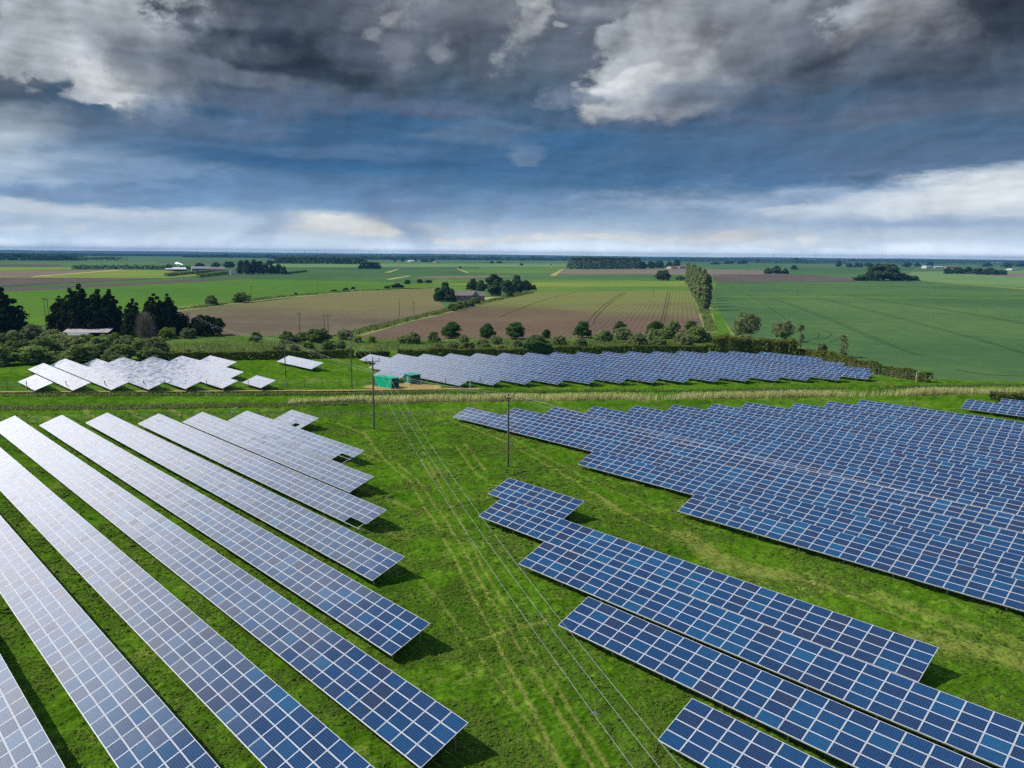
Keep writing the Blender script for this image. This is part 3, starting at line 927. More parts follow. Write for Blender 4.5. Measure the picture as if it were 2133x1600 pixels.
# ------------------------------------------------------------------ solar tables
def cell_mat(name, per_object):
    """one framed module of 10 x 6 polycrystalline cells, laid out in its own UV"""
    m, n, out = mat(name)
    uv = n.new('ShaderNodeUVMap', uv_map='UVMap').outputs[0]
    u, v, _ = n.sep(uv)
    if per_object:
        tint = n.new('ShaderNodeAttribute', attribute_type='OBJECT', attribute_name='tint').outputs['Fac']
    else:
        tint = n.new('ShaderNodeAttribute', attribute_name='tint').outputs['Fac']
    # frame
    fu = n.m('MINIMUM', u, n.sub(1.0, u)); fv = n.m('MINIMUM', v, n.sub(1.0, v))
    frame = n.m('MAXIMUM', n.m('LESS_THAN', fu, 0.0190), n.m('LESS_THAN', fv, 0.028))
    cu = n.m('FRACT', n.mul(n.div(n.sub(u, 0.03), 0.94), 10.0))
    cv = n.m('FRACT', n.mul(n.div(n.sub(v, 0.045), 0.91), 6.0))
    gu = n.m('MINIMUM', cu, n.sub(1.0, cu)); gv = n.m('MINIMUM', cv, n.sub(1.0, cv))
    gap = n.m('MAXIMUM', n.m('LESS_THAN', gu, 0.03), n.m('LESS_THAN', gv, 0.045))
    bus = n.m('LESS_THAN', n.m('ABSOLUTE', n.sub(n.m('FRACT', n.mul(cv, 3.0)), 0.5)), 0.045)
    line = n.m('MAXIMUM', n.mul(gap, 0.85), n.mul(bus, 0.42))
    c = n.ramp(tint, [(0.0, (.016, .018, .050)), (0.14, (.008, .018, .066)), (0.36, (.003, .023, .086)), (0.62, (.002, .034, .112)), (0.82, (.002, .054, .146)), (1.0, (.004, .076, .176))])
    w = n.noise(geo_pos(n), 3.2, 3, 0.6)
    c = n.scale(c, n.mad(w, 0.7, 0.65))
    c = n.mix(line, c, (.085, .19, .33))
    dust = n.noise(geo_pos(n), 0.35, 4, 0.6)
    c = n.mix(n.mul(dust, 0.02), c, (.42, .42, .40))
    p = n.new('ShaderNodeBsdfPrincipled')
    n.put(p.inputs['Base Color'], n.mix(frame, c, (.74, .75, .77)))
    n.put(p.inputs['Metallic'], 0.0)
    n.put(p.inputs['Roughness'], n.mix(frame, (.13, .13, .13), (.42, .42, .42)))
    n.put(p.inputs['Specular IOR Level'], 0.5)
    n.t.links.new(p.outputs[0], out.inputs[0])
    return m


M_cell_o = cell_mat('module_glass', True)
M_cell_m = cell_mat('module_glass_block', False)
M_alu = simple('aluminium', (.66, .67, .68), 0.4, 0.6, 0.5, 0.06)
M_galv = simple('galvanised_steel', (.42, .44, .45), 0.5, 0.7, 0.5, 0.15)
MW, MH, MT = 1.648, 0.992, 0.04
MODULE = MB()
MODULE.box((0, 0, -MT / 2), (MW, MH, MT))
mod_me = MODULE.mesh('solar_module', [M_cell_o, M_alu])
uvl = mod_me.uv_layers.new(name='UVMap')
for p_ in mod_me.polygons:
    top = p_.normal.z > 0.9
    p_.material_index = 0 if top else 1
    for li in p_.loop_indices:
        co = mod_me.vertices[mod_me.loops[li].vertex_index].co
        uvl.data[li].uv = (co.x / MW + .5, co.y / MH + .5)
BOXV = np.array([[a * MW / 2, b * MH / 2, c * -MT] for c in (1, 0) for a, b in ((-1, -1), (1, -1), (1, 1), (-1, 1))])
BOXF = np.array([[4, 5, 6, 7], [0, 1, 5, 4], [1, 2, 6, 5], [2, 3, 7, 6], [3, 0, 4, 7]])
ROWZ = -0.8156665
AX_U = Vector((U2[0], U2[1], 0)); AX_S = Vector((N2[0] * math.cos(TILT), N2[1] * math.cos(TILT), math.sin(TILT)))
AX_N = AX_U.cross(AX_S)


def _rot(v, ax, a): return Matrix.Rotation(a, 3, ax) @ v


post_f = MB().box((0, 0, .42), (.10, .07, .84)).mesh('support_post', [M_galv])
post_r = MB().box((0, 0, .96), (.10, .07, 1.92)).mesh('support_post', [M_galv])
ORD = ['first', 'second', 'third', 'fourth', 'fifth', 'sixth', 'seventh', 'eighth', 'ninth', 'tenth', 'eleventh', 'twelfth', 'thirteenth',
       'fourteenth', 'fifteenth', 'sixteenth', 'seventeenth', 'eighteenth', 'nineteenth', 'twentieth', 'twenty-first', 'twenty-second',
       'twenty-third', 'twenty-fourth', 'twenty-fifth', 'twenty-sixth', 'twenty-seventh', 'twenty-eighth', 'twenty-ninth', 'thirtieth']


def solar_table(q, a, b, label, group, missing=(), gaps=(), maxparts=100):
    """one table of four modules up the slope: q = distance up-slope of its low edge, a..b along the row"""
    n = max(2, int(round((b - a) / 1.675)))
    step = (b - a - 0.08 * len(gaps)) / n
    base = U2 * a + N2 * q
    root = thing('solar_table', label, 'solar array', (base[0], base[1], 0), ROWZ, group)
    inv = root.matrix_basis.to_3x3().inverted()
    mods = []
    trend = 0.0
    for i in range(n):
        gx = 0.08 * sum(1 for g_ in gaps if i >= g_)
        trend = 0.85 * trend + random.gauss(0, .045)
        for j in range(4):
            if (i - n, j) in missing or (i, j) in missing: continue
            s = j * 1.01 + 0.505
            c = Vector((base[0], base[1], HLOW)) + AX_U * (i * step + step / 2 + gx) + AX_S * s
            t = random.betavariate(2.8, 2.8)
            r_ = random.random()
            if r_ < .06: t = random.uniform(0, .2)
            elif r_ < .11: t = random.uniform(.8, 1)
            t = min(1, max(0, t + trend))
            u_ = _rot(AX_U, AX_S, random.gauss(0, R(.40))); s_ = _rot(AX_S, AX_U, random.gauss(0, R(.40)) )
            u_.normalize(); nn = u_.cross(s_).normalized(); s_ = nn.cross(u_)
            px, py = px_of(c)
            vis = -25 < px < W0 + 25 and -25 < py < H0 + 40
            mods.append(((c - Vector((0, 0, CAM_Z))).length + (0 if vis else 1e5), c, u_, s_, nn, t))
    mods.sort(key=lambda m_: m_[0])
    off = Vector((base[0], base[1], 0))
    for d_, c, u_, s_, nn, t in mods[:maxparts]:
        o = bpy.data.objects.new('solar_module', mod_me); COL.objects.link(o)
        o.parent = root
        mm = Matrix.Identity(4)
        A = inv @ u_; B = inv @ s_; Cc = inv @ nn; L = inv @ (c - off)
        for k in range(3):
            mm[k][0] = A[k]; mm[k][1] = B[k]; mm[k][2] = Cc[k]; mm[k][3] = L[k]
        o.matrix_basis = mm
        o['tint'] = float(t)
    rest = mods[maxparts:]
    if rest:
        V = []; Fc = []; mi = []; uv = []; ti = []
        for k, (d_, c, u_, s_, nn, t) in enumerate(rest):
            Q = np.array([inv @ u_, inv @ s_, inv @ nn]); L = np.array(inv @ (c - off))
            V.append(BOXV @ Q + L); Fc.append(BOXF + 8 * k); mi += [0, 1, 1, 1, 1]; ti += [t] * 5
            uv.append(np.array([[0, 0], [1, 0], [1, 1], [0, 1]] + [[0, 0]] * 16))
        me = mesh_np('solar_modules', np.vstack(V), np.vstack(Fc), [M_cell_m, M_alu], mi, np.vstack(uv), {'tint': ti})
        tag(obj('solar_modules', me, root), kind='stuff')
    # rails under the glass and the posts that carry them
    L = b - a
    ct, st = math.cos(TILT), math.sin(TILT)
    rb = MB()
    fr = Matrix.Rotation(TILT, 3, 'X')
    for s in (0.02, 1.4, 2.7, 3.98):
        rb.box((L / 2, s * ct + .07 * st, HLOW + s * st - .085), (L - .1, .06, .09), frame=fr)
    x = 0.6
    xs = []
    while x < L - .3:
        xs.append(x); x += 5.0
    xs.append(L - .6)
    for x in xs:
        rb.box((x, 2.0 * ct + .16 * st, HLOW + 2.0 * st - .18), (.07, 3.7, .10), frame=fr)
    rb.build('mounting_rail', [M_galv], root)
    for x in xs:
        P = off + Vector((U2[0] * x, U2[1] * x, 0))
        if px_of(P)[0] < -150 or px_of(P)[0] > W0 + 150 or px_of(P)[1] > H0 + 250: continue
        obj('support_post', post_f, root, (x, .55 * ct, 0))
        obj('support_post', post_r, root, (x, 3.35 * ct, 0))
    return root


def row_b(q, px_max, a):
    """where a row leaves the picture on the right"""
    b = a + 12
    while b < a + 170:
        P = U2 * b + N2 * (q + 3.8)
        x, y = px_of((P[0], P[1], 2.2))
        if x > px_max or y > H0 + 120: break
        b += 1.675
    return b


GL, GR_, GU, GF, GG = ('panel rows of the left block', 'panel rows at the right front', 'panel rows of the right-hand block',
                       'panel rows of the far left block', 'panel rows of the far right block')
LEFT = [(66.11, -135.66, -125.37), (59.19, -140.22, -99.47), (52.49, -144.47, -86.69), (45.87, -148.19, -73.90), (39.03, -155.11, -60.70),
        (32.25, -158.13, -47.67), (25.76, -162.76, -35.14), (18.86, -167.5, -22.5), (12.25, -172.0, -10.0), (5.67, -176.0, 2.5)]
LL = ['shortest panel table of the left block, at its far tip beside the wire pole',
      'panel row with a missing end module, second from the far tip of the left block',
      'panel row with a square end, third from the far tip of the left block',
      'panel row with two modules missing at its bare-railed near end, left block',
      'left block panel row ending halfway down the picture, fifth from the far tip',
      'left block panel row, sixth from the far tip, dark shadow at its end',
      'long left block panel row whose near corner touches the bottom of the picture',
      'pale grey panel row crossing the bottom edge left of centre, eighth from the tip',
      'pale panel row running off the bottom edge, second from the lower left corner',
      'panel row showing only a corner at the lower left of the picture']
for i, (v, l) in enumerate(zip(LEFT, LL)):
    ms = {1: [(-1, 0), (-1, 1), (-2, 0)], 3: [(-1, 0), (-2, 0)], 0: [(-2, 0)]}.get(i, ())
    if i == 1: ms = [(-1, 0), (-2, 0), (-1, 1), (-2, 1)]
    if i == 0: ms = [(-2, 0)]
    solar_table(*v, l, GL, missing=[(x, y) for x, y in ms])
RIGHTF = [(65.72, -74.23, -60.73), (58.92, -68.29, -18.28), (52.36, -54.43, -4.3), (45.64, -42.49, 7.7), (38.81, -27.12, 23.0)]
RLb = ['short light blue panel table alone in the middle of the grass', 'blue panel row just below the short light blue table',
       'blue panel row in the right foreground, third from the short table', 'blue panel row with open grass at its left end, next to the lowest one',
       'nearest blue panel row at the bottom right of the picture']
for i, (v, l) in enumerate(zip(RIGHTF, RLb)):
    solar_table(*v, l, GR_, gaps=(4,) if i == 0 else ())
UP = [(78.56, -53.44), (85.67, -76.47), (93.26, -115.74), (99.86, -109.40), (106.49, -105.01), (113.2, -100.3), (120.1, -95.38), (127.05, -90.9),
      (133.7, -86.09), (140.82, -82.57), (147.92, -75.58), (155.28, -71.91), (162.28, -68.25), (180.5, -53.28), (188.04, -48.69)]
for i, (q, a) in enumerate(UP):
    if i < 13:
        l = 'dark blue panel row of the right-hand block, %s counted from its near edge' % ORD[i]
        if i == 0: l = 'nearest panel row of the right-hand block, a dark gap of grass below it'
        if i == 12: l = 'farthest panel row of the right-hand block, beside the reed strip'
    else:
        l = ['separate panel row at the right edge of the picture, in front of the clipped hedge',
             'panel row at the far right edge directly beside the clipped hedge'][i - 13]
    solar_table(q, a, row_b(q, W0 + 190, a), l, GU, maxparts=100)
FL = [(40.33, -215.05, -198.85), (46.72, -235.99, -193.62), (53.41, -242.07, -189.06), (59.92, -237.06, -184.34), (66.53, -236.5, -179.96),
      (73.21, -231.91, -175.23), (80.21, -228.71, -187.55), (86.71, -223.98, -206.18), (80.16, -180.27, -170.2), (104.01, -209.87, -189.86)]
for i, v in enumerate(FL):
    l = 'gleaming white panel row of the far left block, %s from its left end' % ORD[i]
    if i == 0: l = 'small white panel table at the left tip of the far left block'
    if i == 7: l = 'short white panel row at the right tip of the far left block'
    if i == 8: l = 'small separate panel table right of the far left block'
    if i == 9: l = 'lone panel table in front of the hedge, crossed by a wire pole'
    solar_table(*v, l, GF)
FG = [(110.46, -170.15, -159.3), (117.63, -182.75, -143.17), (124.18, -198.06, -138.62), (131.16, -193.63, -134.6), (137.13, -188.63, -129.45),
      (143.8, -184.46, -125.13), (150.64, -180.14, -120.8), (157.46, -175.64, -116.07), (163.99, -171.1, -111.25), (170.92, -166.8, -106.82),
      (177.67, -162.58, -102.16), (184.52, -157.96, -97.59), (191.1, -153.48, -92.64), (197.86, -148.59, -87.7), (205.46, -144.54, -83.34),
      (211.45, -137.18, -86.34), (217.48, -133.5, -96.18), (223.99, -126.31, -106.0)]
for i, v in enumerate(FG):
    l = 'panel row of the far right block, %s counted from the green container' % ORD[i]
    if i == 0: l = 'short panel table just behind the green container'
    if i == 17: l = 'shortest panel row at the far right end, below the tall dark hedge'
    solar_table(*v, l, GG)

# ------------------------------------------------------------------ plants
def leaf_quads(C, size, out_dir=None, up=0.0, aspect=1.0, flat=0.5):
    """one small leaf-clump face per point, facing roughly outwards"""
    n = len(C)
    d = rng.normal(size=(n, 3))
    if out_dir is not None: d = d * (1 - flat) * 0.9 + out_dir * flat * 2
    d[:, 2] += up
    d /= np.linalg.norm(d, axis=1)[:, None] + 1e-9
    a = np.cross(d, rng.normal(size=(n, 3))); a /= np.linalg.norm(a, axis=1)[:, None] + 1e-9
    b = np.cross(d, a)
    s = (size * (0.6 + 0.8 * rng.random(n)))[:, None] if np.isscalar(size) else (size * (0.6 + 0.8 * rng.random(n)))[:, None]
    a = a * s * 0.5; b = b * s * 0.5 * aspect
    k = 0.35 * (rng.random((n, 4)) - .5)
    V = np.stack([C - a * (1 + k[:, :1]) - b, C + a - b * (1 + k[:, 1:2]), C + a * (1 + k[:, 2:3]) + b, C - a + b * (1 + k[:, 3:4])], 1).reshape(-1, 3)
    return V, np.arange(n * 4).reshape(n, 4)


def lobes_crown(name, m_, n, leaf, w, h, z0, nl, lr, seed, squash=1.0, shape='round', tint_k=1.0):
    """leaf clumps on the shells of many overlapping boughs"""
    global rng
    rng = np.random.default_rng(seed)
    cs = []
    while len(cs) < nl:
        p = rng.uniform(-1, 1, 3)
        if shape == 'round' and np.linalg.norm(p) > 1: continue
        if shape == 'dome' and (np.linalg.norm(p) > 1 or p[2] < -0.2): continue
        if shape == 'cone':
            t = (p[2] + 1) / 2
            if np.hypot(p[0], p[1]) > (1 - t ** 2.3) * .92 + .08: continue
        if shape == 'column':
            t = (p[2] + 1) / 2
            if np.hypot(p[0], p[1]) > (0.80 + .7 * t) * (1.02 - t ** 4): continue
        cs.append(p)
    cs = np.array(cs)
    zc = cs[:, 2] if shape != 'dome' else (cs[:, 2] + .2) / 1.2 * 2 - 1
    cen = np.c_[cs[:, 0] * (w / 2 - lr * .7), cs[:, 1] * (w / 2 - lr * .7), z0 + lr * .6 + (zc + 1) / 2 * (h - z0 - lr * 1.3)]
    lrad = lr * rng.uniform(.65, 1.25, nl)
    if shape == 'cone': lrad *= np.clip(1.2 - (zc + 1) / 2 * .62, .3, 2)
    k = rng.integers(0, nl, n)
    d = rng.normal(size=(n, 3)); d /= np.linalg.norm(d, axis=1)[:, None]
    d[:, 2] = np.where(d[:, 2] < -.35, -d[:, 2], d[:, 2])
    r = lrad[k] * (0.70 + 0.36 * rng.random(n) ** .6)
    C = cen[k] + d * r[:, None] * np.array([1, 1, squash])
    C[:, 2] = np.maximum(C[:, 2], 0.05)
    V, Fq = leaf_quads(C, leaf, d)
    lt = rng.random(nl)
    t = np.clip(0.55 * lt[k] + 0.45 * rng.random(n), 0, 1) * tint_k
    return mesh_np(name, V, Fq, [m_], fattr={'tint': t})


def trunk_mesh(name, m_, h, r, limbs, spread, seed, bend=.1):
    rr_ = random.Random(seed)
    mb = MB()
    top = Vector((rr_.uniform(-bend, bend) * h, rr_.uniform(-bend, bend) * h, h))
    mid = top * .5 + Vector((rr_.uniform(-bend, bend) * h * .4, 0, 0))
    mb.tube([(0, 0, -.15), mid, top], [r, r * .7, r * .25], 6)
    for i in range(limbs):
        a = rr_.uniform(0, 6.28); t = rr_.uniform(.3, .8)
        p0 = top * t
        p2 = p0 + Vector((math.cos(a) * spread * rr_.uniform(.5, 1), math.sin(a) * spread * rr_.uniform(.5, 1), h * rr_.uniform(.15, .4)))
        p1 = p0.lerp(p2, .5) + Vector((0, 0, -.05 * h))
        mb.tube([p0, p1, p2], [r * .45, r * .3, r * .1], 5)
    return mb.mesh(name, m_)


M_bark = simple('bark', (.10, .085, .065), .9, var=.3, scale=2)
M_pale_bark = simple('pale_bark', (.34, .33, .30), .8, var=.3, scale=2)
L_dark = leaf_mat('dark_leaf', (.016, .038, .010), (.055, .100, .022), hue=.18)
L_bush = leaf_mat('bush_leaf', (.040, .062, .016), (.115, .150, .048), hue=.2, k=2.6)
L_oliv = leaf_mat('olive_leaf', (.055, .072, .026), (.135, .155, .065), hue=.2, k=2.6)
L_brite = leaf_mat('bright_leaf', (.060, .100, .012), (.150, .205, .030))
L_conif = leaf_mat('conifer_leaf', (.012, .024, .007), (.036, .056, .016), trans=.15, k=1.3)
L_popl = leaf_mat('poplar_leaf', (.050, .074, .026), (.150, .175, .080), hue=.06, k=2.5)
L_birch = leaf_mat('birch_leaf', (.070, .088, .032), (.165, .180, .085))
L_wood = leaf_mat('wood_leaf', (.020, .044, .016), (.055, .088, .034))
L_hedge = leaf_mat('hedge_leaf', (.040, .055, .012), (.120, .130, .028))
L_twig = leaf_mat('bare_twig', (.085, .070, .055), (.16, .135, .11), trans=.05)
L_reed = leaf_mat('dry_reed', (.22, .24, .09), (.48, .43, .23), trans=.5, k=1.9)
L_ruff = leaf_mat('rough_blade', (.045, .085, .014), (.150, .170, .060), trans=.5, k=1.8)


class Kind:
    def __init__(self, name, crown, trunk, w, h, cat, parts=('crown', 'trunk')):
        self.name, self.crown, self.trunk, self.w, self.h, self.cat, self.parts = name, crown, trunk, w, h, cat, parts


KINDS = {}


def kind(key, *a, **k): KINDS.setdefault(key, []).append(Kind(*a, **k))


for s_ in range(3):
    kind('round', 'round_tree', lobes_crown('crown', L_dark, 4600, .30, 6, 6.2, .1, 60, 1.0, 11 + s_, shape='dome'), trunk_mesh('trunk', M_bark, 3.6, .18, 5, 1.6, s_), 6, 6.4, 'tree')
    kind('bush', 'bush', lobes_crown('foliage', L_bush, 3400, .24, 5, 3.6, 0.0, 60, .62, 21 + s_, shape='dome'), trunk_mesh('stem', M_bark, 1.6, .10, 5, 1.2, s_), 5, 3.6, 'bush', parts=('foliage', 'stem'))
    kind('olive', 'bush', lobes_crown('foliage', L_oliv, 3200, .23, 5, 3.4, 0.0, 64, .58, 31 + s_, shape='dome'), trunk_mesh('stem', M_bark, 1.6, .10, 5, 1.2, s_), 5, 3.4, 'bush', parts=('foliage', 'stem'))
    kind('bright', 'bush', lobes_crown('foliage', L_brite, 3000, .23, 5, 3.4, 0.0, 56, .6, 41 + s_, shape='dome'), trunk_mesh('stem', M_bark, 1.6, .10, 5, 1.2, s_), 5, 3.4, 'bush', parts=('foliage', 'stem'))
    kind('conifer', 'conifer', lobes_crown('crown', L_conif, 11000, .48, 10, 20, .2, 240, .95, 51 + s_, shape='cone', squash=1.5), trunk_mesh('trunk', M_bark, 16, .35, 4, 1.5, s_, bend=.01), 8.4, 20, 'conifer')
    kind('poplar', 'poplar', lobes_crown('crown', L_popl, 6500, .62, 6.6, 24, .1, 110, 1.15, 61 + s_, shape='column', squash=1.9), trunk_mesh('trunk', M_bark, 19, .35, 8, 1.6, s_, bend=.01), 6.6, 24, 'poplar')
    kind('far', 'broadleaf_tree', lobes_crown('crown', L_wood, 1500, 1.15, 13, 13, 0.0, 44, 2.1, 81 + s_, shape='dome'), trunk_mesh('trunk', M_bark, 7, .4, 3, 2.5, s_), 13, 13, 'tree')
kind('birch', 'birch_tree', lobes_crown('crown', L_birch, 2600, .30, 8, 8, .2, 52, 1.05, 71), trunk_mesh('trunk', M_pale_bark, 6.2, .13, 9, 2.6, 5), 8, 8, 'birch')
kind('birch', 'birch_tree', lobes_crown('crown', L_birch, 2600, .30, 8, 8, .2, 52, 1.05, 72), trunk_mesh('trunk', M_pale_bark, 6.2, .13, 9, 2.6, 6), 8, 8, 'birch')
kind('sapling', 'sapling', lobes_crown('crown', L_birch, 600, .26, 2.4, 7.5, .5, 22, .5, 75, shape='column', squash=1.6), trunk_mesh('trunk', M_pale_bark, 6.5, .06, 4, .5, 7, bend=.02), 2.4, 7.5, 'sapling')
kind('dconifer', 'conifer', lobes_crown('crown', L_conif, 5000, .5, 14, 7.5, .1, 70, 1.4, 91, shape='dome'), trunk_mesh('trunk', M_bark, 4, .3, 5, 3, 8), 14, 7.5, 'conifer')


def plant(key, x, yb, wpx, hpx, label, group=None, ground=0.0, k=None):
    """a tree or bush standing at a pixel of the photograph, with the size it has there"""
    P = at(x, yb, ground)
    mp = m_per_px(P)
    ks = KINDS[key]; kd = ks[(int(x * 7 + yb * 3) if k is None else k) % len(ks)]
    sx_ = wpx * mp / kd.w; sz_ = hpx * mp / kd.h * 0.98
    rz = (x * 1.37 + yb) % 6.28
    r_ = thing(kd.name, label, kd.cat, (P.x, P.y + wpx * mp * .25, ground - .05), rz, group, (sx_, sx_, sz_))
    obj(kd.parts[0], kd.crown, r_); obj(kd.parts[1], kd.trunk, r_)
    return r_


# dark conifers round the old shed
CG = 'dark conifers round the old shed'
for x, yb, w, h, l in [
        (-8, 704, 86, 110, 'dark conifer cut off by the left edge of the picture'),
        (120, 694, 46, 82, 'low leftmost shoulder of the dark conifer clump above the old shed'),
        (146, 696, 52, 100, 'dark conifer left of the tallest one in the clump above the shed'),
        (167, 697, 58, 110, 'tallest dark conifer of the clump, above the left end of the rusty roof'),
        (199, 697, 58, 99, 'dark conifer right of the tallest one in the clump above the rusty roof'),
        (226, 697, 48, 99, 'dark conifer at the right side of the clump above the rusty roof'),
        (274, 702, 44, 84, 'slim dark conifer between the big clump and the bare grey shrub'),
        (318, 700, 54, 93, 'dark conifer standing directly behind the bare grey shrub'),
        (345, 699, 50, 92, 'dark conifer to the right of the bare grey shrub'),
        (372, 699, 46, 52, 'low dark conifer filling the dip before the spreading evergreen')]:
    plant('conifer', x, yb, w, h, l, CG)
plant('dconifer', 424, 700, 86, 45, 'broad spreading dark evergreen at the corner of the ploughed field', CG)
# bare shrub: a fan of fine twigs
P = at(303, 708); rt = thing('bare_shrub', 'bare grey-brown shrub with a fan of fine twigs before the conifers', 'shrub', P)
mp = m_per_px(P)
rs = np.random.default_rng(5); V = []; Fq = []
for i in range(1500):
    a = rs.uniform(0, 6.28); e = rs.uniform(.15, 1.35) if i % 3 else rs.uniform(.9, 1.5); L = rs.uniform(.55, 1.0)
    r0 = rs.uniform(0, .55)
    dv = np.array([math.cos(a) * math.cos(e) * 28 * mp, math.sin(a) * math.cos(e) * 28 * mp, math.sin(e) * 62 * mp])
    p0 = dv * r0 + rs.normal(size=3) * .25; p1 = dv * L + rs.normal(size=3) * .5
    p0[2] = max(p0[2], 0); sd_ = np.cross(p1 - p0, rs.normal(size=3)); sd_ = sd_ / (np.linalg.norm(sd_) + 1e-9) * .045
    k0 = len(V); V += [p0 - sd_, p0 + sd_, p1 + sd_ * .4, p1 - sd_ * .4]; Fq.append([k0, k0 + 1, k0 + 2, k0 + 3])
obj('twigs', mesh_np('twigs', V, Fq, [L_twig], fattr={'tint': rs.random(len(Fq))}), rt)
obj('stem', trunk_mesh('stem', M_bark, 5.0, .16, 8, 2.0, 3), rt)

# round trees along the ploughed field
TG = 'round trees along the foot of the ploughed field'
for i, (x, yb, w, h) in enumerate([(940, 705, 42, 37), (1015, 705, 39, 33), (1074, 707, 46, 37), (1138, 705, 20, 20), (1214, 704, 40, 36), (1293, 698, 34, 30), (1366, 700, 38, 33)]):
    nm = ['leftmost round dark tree along the foot of the ploughed field', 'second round dark tree from the left along the ploughed field',
          'widest round dark tree, third from the left along the ploughed field', 'smallest round tree of the row along the ploughed field',
          'round dark tree standing alone right of the smallest one', 'round tree rising behind olive bushes, second from the right of the row',
          'rightmost round tree of the row, behind the big dark bushes'][i]
    plant('round', x, yb, w, h, nm, TG)
SG = 'bushes of the rough grass strip'
bush = [('bush', 437, 636, 30, 21), ('bush', 499, 630, 42, 22), ('bright', 348, 706, 40, 26), ('bright', 236, 711, 26, 20), ('olive', 389, 705, 38, 22),
        ('bush', 530, 713, 32, 22), ('bush', 596, 716, 40, 26), ('olive', 624, 714, 34, 22), ('bush', 655, 714, 66, 30), ('olive', 577, 735, 36, 18), ('olive', 613, 733, 24, 16), ('bright', 640, 728, 30, 18),
        ('bush', 682, 731, 34, 20), ('olive', 708, 728, 26, 20), ('olive', 716, 708, 36, 24), ('bright', 744, 714, 22, 16), ('bright', 774, 714, 18, 16), ('olive', 836, 716, 22, 18), ('olive', 858, 717, 40, 26), ('bush', 903, 714, 30, 24),
        ('olive', 912, 732, 28, 16), ('olive', 942, 728, 34, 16), ('bush', 972, 730, 40, 18), ('olive', 1006, 727, 34, 22), ('bush', 1010, 735, 50, 18), ('olive', 1045, 732, 30, 14), ('olive', 1032, 718, 30, 20), ('olive', 965, 714, 26, 18), ('olive', 1078, 724, 26, 16),
        ('bush', 1120, 722, 56, 24), ('olive', 1165, 720, 34, 22), ('olive', 1210, 722, 30, 18), ('bush', 1258, 712, 48, 24), ('olive', 1300, 708, 42, 26), ('olive', 1330, 721, 44, 28), ('olive', 1362, 712, 34, 28),
        ('bush', 1391, 706, 46, 26), ('bush', 1375, 722, 34, 22), ('olive', 1430, 720, 34, 22), ('bush', 1452, 714, 62, 34), ('bush', 1405, 690, 34, 22), ('bush', 1443, 690, 36, 22), ('olive', 1418, 712, 30, 20), ('olive', 1480, 714, 24, 16)]
bush += [('olive', 20, 716, 50, 28), ('olive', 60, 708, 60, 34), ('olive', 105, 716, 60, 30), ('bush', 25, 742, 70, 34), ('bush', 85, 740, 70, 40), ('olive', 145, 736, 70, 36), ('bush', 200, 738, 66, 34), ('bright', 170, 718, 44, 24), ('olive', 118, 726, 56, 30),
         ('bush', 250, 735, 60, 30), ('olive', 215, 718, 44, 22), ('bush', 284, 740, 44, 30), ('olive', 322, 736, 52, 34), ('bush', 60, 760, 90, 40), ('bush', 150, 758, 90, 40), ('bush', 240, 755, 80, 36), ('bush', -10, 764, 80, 40), ('bush', 310, 752, 70, 28), ('olive', 262, 714, 30, 16),
         ('olive', 170, 748, 60, 30), ('olive', 300, 722, 36, 18), ('bright', 190, 726, 26, 16), ('bush', -20, 735, 70, 40), ('olive', 392, 738, 14, 12)]
MAT_W = {'bush': 'dark green', 'olive': 'grey-olive', 'bright': 'fresh light green'}
seen = {}
regions = [(340, 'in the left scrub'), (560, 'between the evergreens and wire poles'),
           (800, 'near the twin wire poles'), (1095, 'below the round trees'),
           (1240, 'around the dark hedge clump'), (1600, 'in the right-hand thicket')]
lst = sorted(bush, key=lambda b: b[1])
cnt = {}
for key, x, yb, w, h in lst:
    rg = next(r for xx, r in regions if x <= xx)
    c_k = (key, rg); cnt[c_k] = cnt.get(c_k, 0) + 1
    tot = sum(1 for b in lst if b[0] == key and next(r for xx, r in regions if b[1] <= xx) == rg)
    l = ('%s bush %s' % (MAT_W[key], rg)) if tot == 1 else '%s bush %s, %s of its kind from the left' % (MAT_W[key], rg, ORD[cnt[c_k] - 1])
    plant(key, x, yb, w, h, l, SG)
# right corner trees
plant('birch', 1557, 708, 64, 58, 'leafy birch with pale stems left of two by the dark hedge', 'birches by the dark hedge', k=0)
plant('birch', 1633, 712, 54, 50, 'rounder birch right of two, above the camera mast', 'birches by the dark hedge', k=1)
plant('sapling', 1667, 728, 18, 58, 'slim pale sapling beside the right-hand birch', 'saplings on the field edge')
plant('bush', 1713, 737, 26, 24, 'small dark bush on the low hedge at the wheat field edge', SG)
plant('sapling', 1757, 744, 24, 52, 'lone slim sapling rising from the low hedge at the wheat field edge', 'saplings on the field edge')
plant('olive', 1556, 716, 36, 20, 'grey-olive bush at the foot of the left-hand birch', SG)
# poplars
pa, pz_end = at(1470, 646, -.1), at(1432.5, 589.5, -.1)
for i in range(15):
    t = i / 14
    Pp = pa.lerp(pz_end, t); x, yb = px_of(Pp)
    hm = (24.0, 25.5, 23.0, 26.0, 24.5)[i % 5] * (1 + .05 * t)
    plant('poplar', x + (-1) ** i * .6, yb, (6.6, 7.6, 6.0, 7.2)[i % 4] / m_per_px(Pp), hm / m_per_px(Pp), 'tall leaning poplar, %s of the row counted from the near end' % ORD[i], 'row of poplars on the field edge', ground=-.1)
